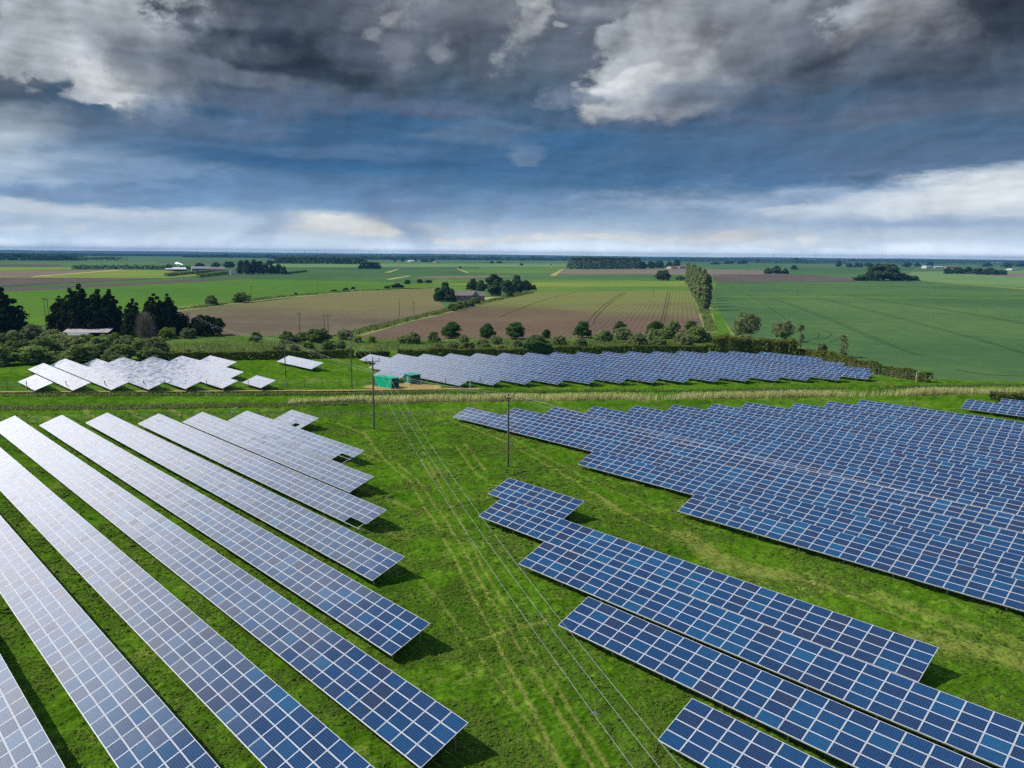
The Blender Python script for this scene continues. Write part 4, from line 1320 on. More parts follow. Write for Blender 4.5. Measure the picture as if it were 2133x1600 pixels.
# farm copse round the barn
BG_ = 'trees round the derelict barn'
for x, yb, w, h, l in [(925, 628, 40, 40, 'big tree hiding the left end of the derelict barn'), (914, 628, 26, 30, 'smaller tree at the far left of the derelict barn'), (938, 629, 26, 28, 'dark tree touching the gable of the derelict barn'),
                       (985, 605, 30, 24, 'bright green tree just above the barn roof'), (1003, 606, 28, 22, 'tree behind the barn ridge'), (1030, 602, 44, 31, 'tallest tree of the copse behind the barn'),
                       (1030, 616, 34, 28, 'dark tree behind the sandy yard'), (1055, 612, 40, 30, 'dark tree behind the twin wire poles'), (1078, 610, 40, 36, 'dark tree right of the twin wire poles'), (1096, 606, 30, 22, 'tree at the right end of the barn copse'),
                       (1062, 619, 14, 13, 'small bush beside the twin wire poles'), (1112, 604, 13, 11, 'small round bush right of the barn copse')]:
    plant('far', x, yb, w, h, l, BG_, ground=-.3)
for i, (x, yb, w, h) in enumerate([(942, 648, 26, 16), (956, 645, 24, 17), (968, 642, 22, 16), (980, 639, 20, 14), (990, 634, 22, 15)]):
    plant('bush', x, yb, w, h, 'bush in the ditch-side row before the barn, %s from the left' % ORD[i], 'ditch-side bushes before the barn', ground=-.2)
for i, (x, yb, w, h) in enumerate([(1383, 584, 34, 22), (1418, 584, 24, 10), (848, 592, 15, 10), (874, 590, 14, 9), (891, 589, 18, 6), (826, 600, 30, 10), (806, 602, 18, 7), (958, 558, 6, 4), (720, 607, 14, 8), (735, 603, 10, 6), (695, 609, 20, 6), (616, 616, 10, 7)]):
    l = 'isolated tree in the far pasture left of the poplars' if i == 0 else ('low bush beside the isolated far tree left of the poplars' if i == 1 else 'small bush dotted along the far field margins, %s in the list from the copse leftwards' % ORD[i - 2])
    if i > 1: l = 'small distant bush on a field margin, %s of ten from the right' % ORD[sorted([1383, 1418, 848, 874, 891, 826, 806, 958, 720, 735, 695, 616], reverse=True).index(x) - 2]
    plant('far' if i != 1 else 'bush', x, yb, w, h, l, 'scattered far bushes', ground=-.3)
# distant clumps
FGR = 'distant trees on the plain'
dist = [(500, 571, 20, 30), (513, 572, 22, 32), (527, 572, 22, 33), (540, 572, 20, 30), (552, 571, 16, 22), (566, 571, 16, 20), (578, 571, 20, 22), (590, 572, 16, 18), (474, 558, 26, 14), (448, 556, 20, 10), (414, 557, 22, 10), (350, 558, 14, 8), (560, 553, 20, 12)]
for i, (x, yb, w, h) in enumerate(sorted(dist)):
    plant('far', x, yb, w, h, 'tree of the left-hand farmstead, %s of thirteen from the left' % ORD[i], 'trees of the left-hand farmstead', ground=-.4)
dist = [(1600, 571, 18, 13), (1618, 571, 26, 17), (1636, 571, 18, 12), (1655, 562, 18, 10), (1850, 585, 80, 36), (1820, 585, 40, 20), (1795, 585, 34, 12), (1885, 585, 40, 16), (1905, 585, 26, 11), (1832, 562, 22, 14), (1748, 556, 14, 14), (1770, 557, 16, 9), (1790, 557, 22, 10), (1812, 556, 22, 9), (1890, 557, 22, 12), (1912, 556, 14, 10), (1938, 556, 14, 11), (1978, 571, 22, 13), (1998, 571, 24, 15), (2020, 571, 26, 15), (2042, 572, 30, 14), (2068, 573, 34, 15), (2090, 573, 22, 11), (1660, 549, 18, 12), (1678, 549, 14, 8), (2100, 558, 26, 12), (2128, 556, 24, 12), (2060, 556, 26, 9)]
for i, (x, yb, w, h) in enumerate(sorted(dist)):
    l = 'large rounded tree of the clump beyond the wheat field' if w == 80 else 'distant tree beyond the wheat field, %s of twenty-eight from the left' % ORD[i]
    plant('far', x, yb, w, h, l, FGR, ground=-.4)
dist = [(1340, 560, 20, 16), (1356, 560, 22, 18), (1374, 559, 22, 17), (1394, 558, 20, 14), (1410, 557, 18, 17), (1024, 549, 10, 6), (1040, 549, 14, 5), (1086, 553, 8, 5), (1148, 553, 4, 3), (822, 545, 7, 6), (838, 545, 9, 8), (862, 545, 14, 8), (884, 546, 20, 6), (900, 546, 14, 7), (1492, 551, 24, 6), (1520, 550, 26, 8), (1548, 550, 26, 8), (1578, 548, 8, 9)]
for i, (x, yb, w, h) in enumerate(sorted(dist)):
    plant('far', x, yb, w, h, 'far tree in the middle distance, %s of eighteen from the left' % ORD[i], FGR, ground=-.4)


# ------------------------------------------------------------------ hedges, woods, reeds
def hedge_mesh(name, m_, pts, w, h, leaf, dens, seed, rag=.25):
    rs = np.random.default_rng(seed)
    P = np.array(pts, float); seg = np.hypot(*np.diff(P, axis=0).T); cum = np.r_[0, np.cumsum(seg)]
    n = int(cum[-1] * dens)
    s = rs.random(n) * cum[-1]
    i = np.clip(np.searchsorted(cum, s) - 1, 0, len(seg) - 1)
    t = (s - cum[i]) / seg[i]
    C = P[i] + (P[i + 1] - P[i]) * t[:, None]
    T = (P[i + 1] - P[i]) / seg[i][:, None]; Nn = np.c_[-T[:, 1], T[:, 0]]
    ww = w / 2 * (1 + rag * (fbm(s * .35, s * 0 + seed, 3) - .5) * 2); hh = h * (1 + rag * (fbm(s * .25 + 40, s * 0 + seed, 4) - .5) * 2)
    face = rs.random(n)
    a = rs.uniform(-1, 1, n); z = rs.random(n)
    side = np.where(face < .35, -1, np.where(face < .55, 1, 0))
    off = np.where(side != 0, side * (0.85 + .2 * rs.random(n)), a)
    zz = np.where(side != 0, z, 0.86 + .2 * rs.random(n))
    X = np.c_[C + Nn * (off * ww)[:, None], zz * hh]
    d = np.c_[Nn * side[:, None], (side == 0) * 1.0]
    V, Fq = leaf_quads(X, leaf, d)
    tt = np.clip(.6 * rs.random(n) + .4 * (fbm(s * .5, s * 0, 3)), 0, 1)
    return mesh_np(name, V, Fq, [m_], fattr={'tint': tt})


def hedge(label, pxs, w, hpx, leaf=.38, dens=110, m_=None, seed=1, group='hedges round the solar park', rag=.25, ground=0.0):
    P = [at(x, y, ground) for x, y in pxs]
    base = P[0]
    hm = hpx * 1.05 * m_per_px(P[len(P) // 2])
    pts = [(p.x - base.x, p.y - base.y) for p in P]
    rt = thing('hedge', label, 'hedge', base, 0, group)
    obj('foliage', hedge_mesh('foliage', m_ or L_hedge, pts, w, hm, leaf, dens, seed, rag), rt)
    mb = MB(); k = 0
    for (ax, ay), (bx2, by2) in zip(pts[:-1], pts[1:]):
        L = math.hypot(bx2 - ax, by2 - ay); m2 = max(1, int(L / 3))
        for j in range(m2):
            t = j / m2
            mb.tube([(ax + (bx2 - ax) * t, ay + (by2 - ay) * t, -.1), (ax + (bx2 - ax) * t + .2, ay + (by2 - ay) * t, hm * .7)], [.06, .03], 4)
    mb.build('stems', M_bark, rt)
    return rt


hedge('low clipped hedge behind the lone panel table', [(332, 751), (560, 748), (738, 745)], 2.2, 15, seed=2)
hedge('short clipped hedge piece left of the far right panel block', [(742, 744), (812, 743)], 2.0, 11, seed=3)
hedge('long straight clipped hedge along the back of the far right panel block', [(828, 743), (1094, 741)], 2.4, 14, seed=4)
hedge('tall black-green hedge clump breaking the long clipped hedge', [(1094, 741), (1144, 740)], 5.0, 27, .5, 170, L_dark, 5, rag=.35)
hedge('clipped hedge with yellow-green top right of the dark clump', [(1144, 740), (1420, 736), (1484, 735)], 2.4, 15, seed=6)
hedge('tall dark hedge behind the right end of the far panel block', [(1488, 737), (1560, 738), (1655, 741)], 6.0, 31, .5, 200, L_hedge, 7, rag=.3)
hedge('low ragged hedge descending along the wheat field edge', [(1658, 738), (1700, 748), (1760, 761), (1832, 779)], 2.6, 16, seed=8, rag=.5)
hedge('short low hedge piece ending at the white camera mast', [(1842, 780), (1880, 787), (1936, 797)], 2.6, 17, seed=9, rag=.5)
hedge('clipped brown-green hedge at the far right edge beside the panels', [(2068, 836), (2133, 838), (2260, 842)], 3.4, 15, seed=10)
hedge('thin dark hedge trailing away left of the wheat strip', [(598, 571), (618, 568.5), (638, 566)], 3, 3, .9, 12, L_dark, 11, group='hedges of the left-hand farmstead', ground=-.4)
hedge('upper of two clipped hedges before the left-hand farm', [(346, 576), (395, 571.5), (440, 568)], 5, 5.5, .9, 25, L_bush, 12, group='hedges of the left-hand farmstead', ground=-.4)
hedge('lower of two clipped hedges before the left-hand farm', [(413, 578), (440, 575), (473, 571)], 5, 6, .9, 25, L_bush, 13, group='hedges of the left-hand farmstead', ground=-.4)
hedge('long dark overgrown hedge running left from the farm', [(152, 561), (200, 560.5), (300, 560.5), (400, 562)], 8, 6, 1.2, 14, L_wood, 14, group='hedges of the left-hand farmstead', rag=.6, ground=-.4)


def wood(label, x0, x1, yb0, yb1, hpx, depth, n, leaf, seed, m_=None, rag=.5):
    """a far wood that reads as one mass"""
    rs = np.random.default_rng(seed)
    A, B = at(x0, yb0, -.4), at(x1, yb1, -.4)
    u = rs.random(n); v = rs.random(n) ** 2
    hh = hpx * m_per_px(A.lerp(B, .5))
    prof = hh * (1 - rag * .5 + rag * (fbm(u * abs(x1 - x0) * .12, u * 0 + seed, 4, .6) - .3))
    ed = np.clip(np.minimum(u, 1 - u) * abs(x1 - x0) / 6, .35, 1)
    z = np.where(rs.random(n) < .45, .9 + .12 * rs.random(n), rs.random(n)) * prof * ed
    X = np.c_[A.x + (B.x - A.x) * u, A.y + (B.y - A.y) * u + v * depth, z]
    V, Fq = leaf_quads(X, leaf, np.tile([0, -.5, .6], (n, 1)))
    t = np.clip(.65 * fbm(u * abs(x1 - x0) * .25, v * 4, 3) + .35 * rs.random(n), 0, 1)
    o = obj('wood', mesh_np('wood', V, Fq, [m_ or L_wood], fattr={'tint': t}))
    return tag(o, label, 'wood', 'far woods', 'stuff')


L_plant = leaf_mat('plantation_leaf', (.045, .066, .034), (.095, .125, .070))
wood('dense square-edged plantation on the middle skyline', 1184, 1338, 560.5, 560, 23.5, 90, 7000, 2.6, 1, L_plant, rag=.12)
wood('belt of trees behind the left-hand farm', 568, 762, 549, 550.5, 14, 60, 3500, 3.4, 2)
wood('small copse at the right end of the tree belt', 746, 788, 560, 560, 14, 50, 1300, 2.4, 3)
wood('bushy trees far left below the skyline', -60, 148, 542, 543, 14, 120, 3500, 4.0, 4, rag=.9)
wood('scattered far trees left of centre', 150, 240, 541, 542, 7, 120, 700, 3.5, 5, rag=1.4)
wood('far line of trees above the right-hand fields', 1590, 1760, 549, 550, 9, 200, 2200, 3.6, 6, rag=1.2)
wood('dark far wood above the wheat field', 1760, 2180, 551, 552, 10, 300, 4500, 4.0, 7, rag=.8)
wood('far wood strip right of the plantation', 1420, 1600, 546, 548, 7, 300, 2000, 4.0, 8, rag=.8)
for i, (x0, x1, y0, y1, h) in enumerate([(-300, 400, 532.0, 534.0, 6), (380, 620, 536, 538, 7.5), (560, 850, 539.5, 541.5, 9.5), (830, 1240, 541, 544, 10), (1200, 1700, 542, 545.5, 7), (1640, 2400, 546, 551, 7), (-300, 700, 528.5, 535.5, 5), (600, 1400, 536.5, 542.5, 6.5), (1300, 2400, 541.5, 551, 5.5)]):
    wood('blue strip of far woodland under the skyline, %s of nine' % ORD[i], x0, x1, y0, y1, h * .8, 900, 5200, 9, 20 + i, rag=1.3)



def blades(name, label, cat, pts_px, w, n, hgt, m_, seed, lean=(.25, -.05), wid=.05):
    """upright stalks in a band along a line"""
    rs = np.random.default_rng(seed)
    P = np.array([[*at(x, y)[:2]] for x, y in pts_px]); seg = np.hypot(*np.diff(P, axis=0).T); cum = np.r_[0, np.cumsum(seg)]
    s = rs.random(n) * cum[-1]; i = np.clip(np.searchsorted(cum, s) - 1, 0, len(seg) - 1)
    T = (P[i + 1] - P[i]) / seg[i][:, None]; Nn = np.c_[-T[:, 1], T[:, 0]]
    dens = fbm(s * .06, s * 0 + seed, 3)
    keep = rs.random(n) < np.clip((dens - .18) * 2.6, .15, 1)
    o_ = (rs.random(n) - .5) * w
    C = P[i] + T * (s - cum[i])[:, None] + Nn * o_[:, None]
    h = hgt * (.6 + .55 * rs.random(n)) * (.7 + .6 * dens)
    a = rs.random(n) * 6.28
    sx_ = np.c_[np.cos(a), np.sin(a)] * wid * (.6 + rs.random(n))[:, None]
    tip = C + np.array(lean) * h[:, None] + rs.normal(size=(n, 2)) * .12
    V = np.stack([np.c_[C - sx_, np.full(n, -.5)], np.c_[C + sx_, np.full(n, -.5)], np.c_[tip + sx_ * .5, h], np.c_[tip - sx_ * .5, h]], 1)[keep].reshape(-1, 3)
    k = keep.sum()
    o = obj(name, mesh_np(name, V, np.arange(k * 4).reshape(k, 4), [m_], fattr={'tint': rs.random(k)}))
    return tag(o, label, cat, None, 'stuff')


blades('reeds', 'long strip of dry pale reeds along the ditch in front of the far panels', 'reeds', [(600, 843), (760, 838), (1000, 833.5), (1300, 831), (1500, 828), (1800, 823), (2133, 818), (2400, 813)], 2.6, 11000, 1.3, L_reed, 3, wid=.06)
blades('rough_grass_bank', 'dark coarse grass on the ditch bank behind the left panel block', 'rough grass', [(-300, 858), (0, 856), (300, 853), (600, 848), (760, 843)], 5.0, 14000, .8, L_ruff, 4, wid=.09)
blades('rough_grass_bank', 'coarse grass along the ditch below the far fence', 'rough grass', [(-300, 826), (300, 823), (700, 822), (1100, 819), (1700, 814), (1900, 808), (2133, 806)], 3.0, 14000, .6, L_ruff, 5, wid=.09)

blades('rough_grass_bank', 'tall pale grass on the ditch bank between the two ploughed fields', 'rough grass', [(725, 697), (845, 667), (938, 645), (1040, 622.5), (1104, 609.5)], 7.0, 9000, .9, L_ruff, 6, wid=.22)
blades('rough_grass_bank', 'tall grass along the upper edge of the left ploughed field', 'rough grass', [(364, 646), (560, 620.5), (700, 608.5), (811, 602.5), (905, 600)], 6.0, 8000, .9, L_ruff, 7, wid=.25)
blades('rough_grass_bank', 'tall grass beside the track below the poplar row', 'rough grass', [(1444, 608), (1464, 640), (1482, 690)], 5.0, 3500, .9, L_ruff, 8, wid=.2)
blades('long_grass', 'long rough grass among the bushes behind the clipped hedges', 'rough grass', [(340, 726), (700, 722), (1000, 720), (1300, 720), (1500, 716)], 26.0, 22000, .7, L_ruff, 9, wid=.12)

# coarse tufts all over the sward, thinning with distance
rs = np.random.default_rng(12)
n = 300000
d_ = np.exp(rs.uniform(math.log(36), math.log(190), n)); a_ = rs.uniform(R(-36), R(36), n)
X = d_ * np.sin(a_); Y = d_ * np.cos(a_)
dn = fbm(X * .22 + 9, Y * .22, 4, .6)
keep = (rs.random(n) < np.clip((dn - .36) * 4.5, .06, 1))
tx, ty = px_arr(X, Y, np.zeros(n))
keep &= ty > np.interp(tx, [0, 2133], [858, 838]) + 6
for pts, w_, k in tracks:
    keep &= (seg_dist(X, Y, wl(pts)) > w_ * .9) | (rs.random(n) < .25)
X = X[keep]; Y = Y[keep]; d_ = d_[keep]; n = len(X)
az_i = np.clip(((np.arctan2(X, Y) - az[0]) / (az[1] - az[0])).round().astype(int), 0, NA - 1)
rr_i = np.clip(((np.log(np.hypot(X, Y)) - math.log(28)) / (math.log(345) - math.log(28)) * (NR - 1)).round().astype(int), 0, NR - 1)
Z = Hh[rr_i, az_i]
sz = (.06 + .09 * rs.random(n)) * np.clip(d_ / 70, .8, 1.6)
C = np.c_[X, Y, Z + sz * .25]
rng = np.random.default_rng(77)
V, Fq = leaf_quads(C, 1.0, np.tile([-.15, -.2, 1.0], (n, 1)), up=.5, flat=.62, aspect=.5)
V = C.repeat(4, 0) + (V - C.repeat(4, 0)) * (sz * 1.9).repeat(4)[:, None]
tt = np.clip(.5 * fbm(X * .1, Y * .1, 3) + .5 * rs.random(n), 0, 1)
L_tuft = leaf_mat('grass_tuft', (.052, .108, .008), (.150, .195, .040), trans=.3, k=1.2, hue=0)
o = obj('grass_tufts', mesh_np('grass_tufts', V, Fq, [L_tuft], fattr={'tint': tt}))
tag(o, 'coarse green grass tufts growing between the panel rows', 'grass', None, 'stuff')

# ------------------------------------------------------------------ poles and wires
M_wood = simple('weathered_pole', (.16, .135, .11), .9, var=.3, scale=1.5)
M_ins = simple('brown_insulator', (.10, .045, .03), .4, spec=.5)
M_wire = simple('wire', (.36, .37, .37), .5, .3, .4)
M_white = simple('white_paint', (.78, .78, .76), .6)
M_dark = simple('dark_plastic', (.03, .03, .035), .5)
M_orange = simple('yellow_sign', (.75, .42, .03), .6)


def height_to(P, ytop):
    lo, hi2 = 0.0, 150.0
    for _ in range(40):
        m_ = (lo + hi2) / 2
        if px_of((P[0], P[1], P[2] + m_))[1] > ytop: lo = m_
        else: hi2 = m_
    return lo


def wire_pole(label, xb, yb, ytop, arm=1.15, armdir=(1, 0), ground=0.0, r=.15, pins=True, sign=False, P=None, h=None, group='wooden wire poles'):
    P = at(xb, yb, ground) if P is None else Vector(P)
    h = height_to(P, ytop) if h is None else h
    rt = thing('wire_pole', label, 'utility pole', P, 0, group)
    MB().tube([(0, 0, -.5), (0, 0, h * .5), (0, 0, h - (.55 if pins else 0))], [r, r * .85, r * .68], 8).build('pole', M_wood, rt)
    a = Vector((armdir[0], armdir[1], 0)).normalized()
    tops = []
    if arm:
        mb = MB(); c = Vector((0, 0, h - .75)) + a.cross(Vector((0, 0, 1))) * .16
        mb.tube([c - a * (arm + .1), c + a * (arm + .1)], .07, 4)
        mb.tube([c - a * arm * .5, Vector((0, 0, h - 1.35))], .03, 4); mb.tube([c + a * arm * .5, Vector((0, 0, h - 1.35))], .03, 4)
        mb.build('crossarm', M_wood, rt)
        for k in (-1, 0, 1):
            b = c + a * arm * k if k else Vector((0, 0, h - .60))
            ib = MB(); ib.tube([b, b + Vector((0, 0, .18)), b + Vector((0, 0, .2)), b + Vector((0, 0, .55))], [.03, .03, .10, .07], 7)
            ib.build('insulator', M_ins, rt)
            tops.append(P + b + Vector((0, 0, .55)))
    else:
        tops = [P + Vector((0, 0, h))] * 3
    if sign:
        MB().box((-.05, -r - .01, 2.6), (.22, .03, .3)).build('warning_sign', M_orange, rt)
    return P, tops


def wires(A, B, sag, label, r=.009, n=24):
    for k, (p, q) in enumerate(zip(A, B)):
        pts = []
        for i in range(n + 1):
            t = i / n
            v = p.lerp(q, t); v.z -= 4 * sag * t * (1 - t)
            pts.append(v - p)
        o = MB().tube(pts, r, 5).build('overhead_wire', M_wire)
        o.location = p
        tag(o, label % ['left-hand', 'middle', 'right-hand'][k], 'wire', 'overhead wires')


dB = (0.96, 0.28)
P1, t1 = wire_pole('tall wire pole with a three-pin crossarm beside the green container', 779, 897, 744, 1.15, dB, r=.19)
P4, t4 = wire_pole('wire pole standing left of the far right panel block', 733, 809, 696, 1.15, dB, r=.17)
P2, t2 = wire_pole('wire pole in the open grass between the two big panel blocks', 1058, 974, 819, .8, (.76, .65), r=.18, sign=True)
P3, t3 = wire_pole('wire pole in front of the lone panel table', 595, 787, 707, .8, (.82, .56), r=.15)
H1, th1 = wire_pole('left pole of the twin pair before the ploughed field', 676, 700, 654, 1.0, dB, r=.15, group='twin wire poles')
H2, th2 = wire_pole('right pole of the twin pair before the ploughed field', 684, 700, 654, 1.0, dB, r=.15, group='twin wire poles')
P5, t5 = wire_pole('wire pole at the edge of the spreading dark evergreen', 394, 702, 650, .8, (.82, .56), r=.15)
PB, tb = wire_pole('wire pole behind the camera, out of the picture', 0, 0, 0, 1.15, dB, P=(30.8, -40.0, 0), h=13.2, r=.19)
PA, ta = wire_pole('wire pole outside the right edge of the picture', 0, 0, 0, .8, (.76, .65), P=(74.0, 30.0, 0), h=11.5, r=.18)
wires(t1, tb, 6.5, '%s of three pale overhead wires running over the foreground grass', r=.012, n=60)
wires(t4, t1, .9, '%s wire between the pole left of the far block and the one by the container')
wires(th1, t4, 1.2, '%s wire from the twin poles to the pole left of the far block')
wires(t2, ta, 1.4, '%s wire running from the open-grass pole over the right-hand panel block', r=.007)
wires(t3, t2, 2.0, '%s wire between the lone-table pole and the open-grass pole')
wires(t5, t3, 2.2, '%s wire between the evergreen pole and the lone-table pole')
for x, yb, yt, arm, l in [(625, 702, 650, .6, 'slim wire pole left of the twin pair'), (832, 660, 621, 0, 'leaning bare pole in the ploughed field'), (862, 657, 628, .8, 'short wire pole beside the leaning bare pole'),
                          (43, 704, 664, 1.0, 'wire pole in the scrub at the far left'), (97, 692, 619, .8, 'left pole of the pair beside the conifer clump'), (104, 692, 620, .8, 'right pole of the pair beside the conifer clump'),
                          (524, 624, 594, .7, 'wire pole in the bright green field'), (663, 611, 588, .7, 'small wire pole on the far field margin'), (1361, 621, 598, 0, 'thin bare pole in the drilled brown field'),
                          (1661, 619, 596, 0, 'left of two thin poles in the wheat field'), (1946, 621, 597, .5, 'right of two thin poles in the wheat field'), (1047, 620, 594, .5, 'left of the twin poles by the derelict barn'), (1053, 620, 594, .5, 'right of the twin poles by the derelict barn'),
                          (949, 585, 568, 0, 'thin pole above the derelict barn copse'), (1075, 592, 567, 0, 'thin pole behind the barn copse')]:
    wire_pole(l, x, yb, yt, arm, (1, .1), -.3, r=.15)

# pigeon over the nearest wire
pg = at(1240, 1487, 7.15)
rt = thing('bird', 'small grey bird over the nearest overhead wire', 'bird', pg, .2)
MB().tube([(-.22, 0, 0), (-.12, 0, .02), (0, 0, .02), (.12, 0, 0), (.30, 0, -.02)], [.02, .04, .05, .03, .01], 8).build('body', simple('grey_feather', (.22, .23, .26), .8), rt)
for s_ in (-1, 1):
    MB().face([(-.10, .05 * s_, .04), (.06, .05 * s_, .04), (.14, .16 * s_, .06), (.04, .17 * s_, .06)]).build('wing', simple('wing_feather', (.16, .17, .20), .8), rt)

# ------------------------------------------------------------------ fences
M_post = simple('fence_post', (.23, .19, .15), .9, var=.3)
fp_me = MB().box((0, 0, .95), (.12, .12, 2.1)).mesh('post', M_post)
fp_lo = MB().box((0, 0, .6), (.11, .11, 1.4)).mesh('post', M_post)


def fence(label, pxs, step, h, post):
    P = [at(x, y) for x, y in pxs]; base = P[0].copy()
    rt = thing('wire_fence', label, 'fence', base, 0, 'wire fences')
    pts = [p - base for p in P]
    run = []
    for a, b in zip(pts[:-1], pts[1:]):
        L = (b - a).length; k = max(1, int(round(L / step)))
        for i in range(k): run.append(a.lerp(b, i / k))
    run.append(pts[-1])
    if len(run) > 100: run = run[:100]
    for p in run:
        o = obj('post', post, rt, p); o.rotation_euler = (random.gauss(0, .02), random.gauss(0, .02), random.random())
        o.scale = (1, 1, random.uniform(.92, 1.05))
    mb = MB()
    for z in (.15, .5, .85, 1.2, 1.55, 1.85):
        if z > h: continue
        mb.tube([p + Vector((0, -.07, z)) for p in run], .008, 3, caps=False)
    mb.build('wire', M_galv, rt)


fence('tall wire fence along the near side of the far panel blocks', [(-60, 813), (15, 811), (300, 809), (560, 807), (780, 805.5), (1000, 802.5), (1400, 798), (1750, 794), (1880, 791)], 4.5, 2, fp_me)
fence('wire fence behind the left panel block and the open grass', [(-60, 885), (57, 881), (270, 874), (485, 869), (700, 868), (952, 866), (1297, 859), (1550, 852), (1900, 846)], 5.2, 1.3, fp_lo)
fence('wire fence in front of the ragged hedge by the wheat field', [(1690, 752), (1712, 757), (1767, 768), (1830, 781), (1885, 790), (1928, 797)], 4.2, 2, fp_me)


def camera_mast(label, x, yb, yt, white=True, sign=False):
    P = at(x, yb); h = height_to(P, yt)
    rt = thing('camera_mast', label, 'camera mast', P, 0, 'security camera masts')
    MB().tube([(0, 0, -.2), (0, 0, h)], .07, 8).build('mast', M_white if white else M_galv, rt)
    MB().tube([(-.05, 0, h - .1), (.5, 0, h - .1)], .03, 6).build('bracket', M_galv, rt)
    c = MB(); c.box((.55, 0, h + .02), (.42, .16, .16)); c.box((.78, 0, h + .02), (.06, .12, .12))
    c.build('camera', M_white, rt)
    MB().box((0, -.12, h * .55), (.3, .16, .42)).build('cabinet', M_white if not sign else M_orange, rt)


camera_mast('grey camera mast behind the left panel block', 485, 870, 851, False)
camera_mast('camera mast with an orange box before the tall dark hedge', 1643, 743, 722, False, True)
camera_mast('white camera mast at the fence below the far right block', 979, 816, 793)
camera_mast('white camera mast at the end of the low hedge', 1908, 795, 775)
for x, yb, l in [(77, 881, 'small white marker behind the leftmost panel rows'), (1908, 853, 'pale marker post in the grass beside the right-hand block')]:
    P = at(x, yb); rt = thing('marker_post', l, 'marker post', P, 0, 'marker posts')
    MB().box((0, 0, .35), (.08, .08, .8)).build('post', M_galv, rt); MB().box((0, -.05, .85), (.4, .03, .4)).build('plate', M_white, rt)

# ------------------------------------------------------------------ green container and green kiosk
M_green_p = simple('green_paint', lin(18, 200, 152), .5, var=.1, scale=1, dirt=(.12, .16, .12), dirt_amt=.3)
M_green_d = simple('dark_green_paint', lin(10, 84, 66), .5, var=.1, scale=1)
M_green_r = simple('green_roof', lin(76, 160, 136), .5, var=.1, scale=1)
M_conc = simple('concrete', (.52, .50, .46), .9, var=.15)
nc = at(816, 810.5); lc = at(781, 805)
dv = (lc - nc); dv.z = 0; dv.normalize()
ang = math.atan2(dv.y, dv.x)
rt = thing('container', 'green corrugated shipping container beside the tall wire pole', 'shipping container', nc, ang, None)
CL, CW_, CH = 6.06, 2.44, 2.55                                # local x along the long side, y towards the camera is negative
perp = Vector((-dv.y, dv.x, 0)); sgn = 1 if perp.y > 0 else -1


def corr(L, n, d):
    pts = []
    for i in range(n):
        x0_ = L * i / n; s_ = L / n
        pts += [(x0_, 0), (x0_ + s_ * .3, 0), (x0_ + s_ * .45, d), (x0_ + s_ * .85, d)]
    return pts + [(L, 0)]


wb = MB()
pr = corr(CL - .3, 14, .05)
for yy, out in ((0.04, 1), (CW_ - .04, -1)):
    for (xa, da), (xb_, db_) in zip(pr[:-1], pr[1:]):
        wb.face([(.15 + xa, sgn * (yy + da * out), .16), (.15 + xb_, sgn * (yy + db_ * out), .16), (.15 + xb_, sgn * (yy + db_ * out), CH - .12), (.15 + xa, sgn * (yy + da * out), CH - .12)])
wb.face([(CL - .06, sgn * .05, .16), (CL - .06, sgn * (CW_ - .05), .16), (CL - .06, sgn * (CW_ - .05), CH - .1), (CL - .06, sgn * .05, CH - .1)])
wb.build('wall', M_green_p, rt)
rb = MB()
for i in range(14): rb.box((.25 + i * .4, sgn * CW_ / 2, CH - .03), (.25, CW_ - .2, .05))
rb.box((CL / 2, sgn * CW_ / 2, CH - .07), (CL - .1, CW_ - .1, .05))
rb.build('roof', M_green_p, rt)
fb = MB()
for y_ in (.06, CW_ - .06):
    fb.box((CL / 2, sgn * y_, .08), (CL, .12, .16)); fb.box((CL / 2, sgn * y_, CH - .06), (CL, .12, .10))
    for x_ in (.08, CL - .08): fb.box((x_, sgn * y_, CH / 2), (.15, .13, CH - .02))
for x_ in (.06, CL - .06):
    fb.box((x_, sgn * CW_ / 2, .08), (.12, CW_ - .2, .16)); fb.box((x_, sgn * CW_ / 2, CH - .06), (.12, CW_ - .2, .11))
fb.build('frame', M_green_p, rt)
for k in range(2):
    d_ob = MB().box((.06, sgn * (CW_ * .27 + k * CW_ * .46), CH / 2), (.06, CW_ * .45, CH - .3)).build('door', M_green_d, rt)
    for j in range(2):
        yq = sgn * (CW_ * (.17 + .2 * j) + k * CW_ * .46)
        MB().tube([(.01, yq, .25), (.01, yq, CH - .25)], .03, 6).build('locking_bar', M_green_d, d_ob)
mk = MB()
for (yq, zq, a, b) in [(.35, 1.75, .34, .07), (.35, 1.45, .12, .10), (.62, 1.45, .14, .07), (1.25, 1.9, .10, .3), (1.42, 1.5, .22, .08), (1.75, 1.75, .18, .07), (2.0, 1.45, .20, .07), (1.75, 2.15, .36, .07), (2.05, 2.0, .14, .06), (.9, 1.5, .07, .22)]:
    mk.box((.022, sgn * yq, zq), (.012, a, b))
mk.build('white_markings', M_white, rt)
mk = MB()
for (xq, zq, a, b) in [(.55, 1.9, .10, .34), (.82, 1.5, .12, .4), (.70, 1.2, .22, .08), (1.02, 1.8, .08, .22)]:
    mk.box((xq, sgn * .005, zq), (a, .03, b))
mk.build('white_markings', M_white, rt)

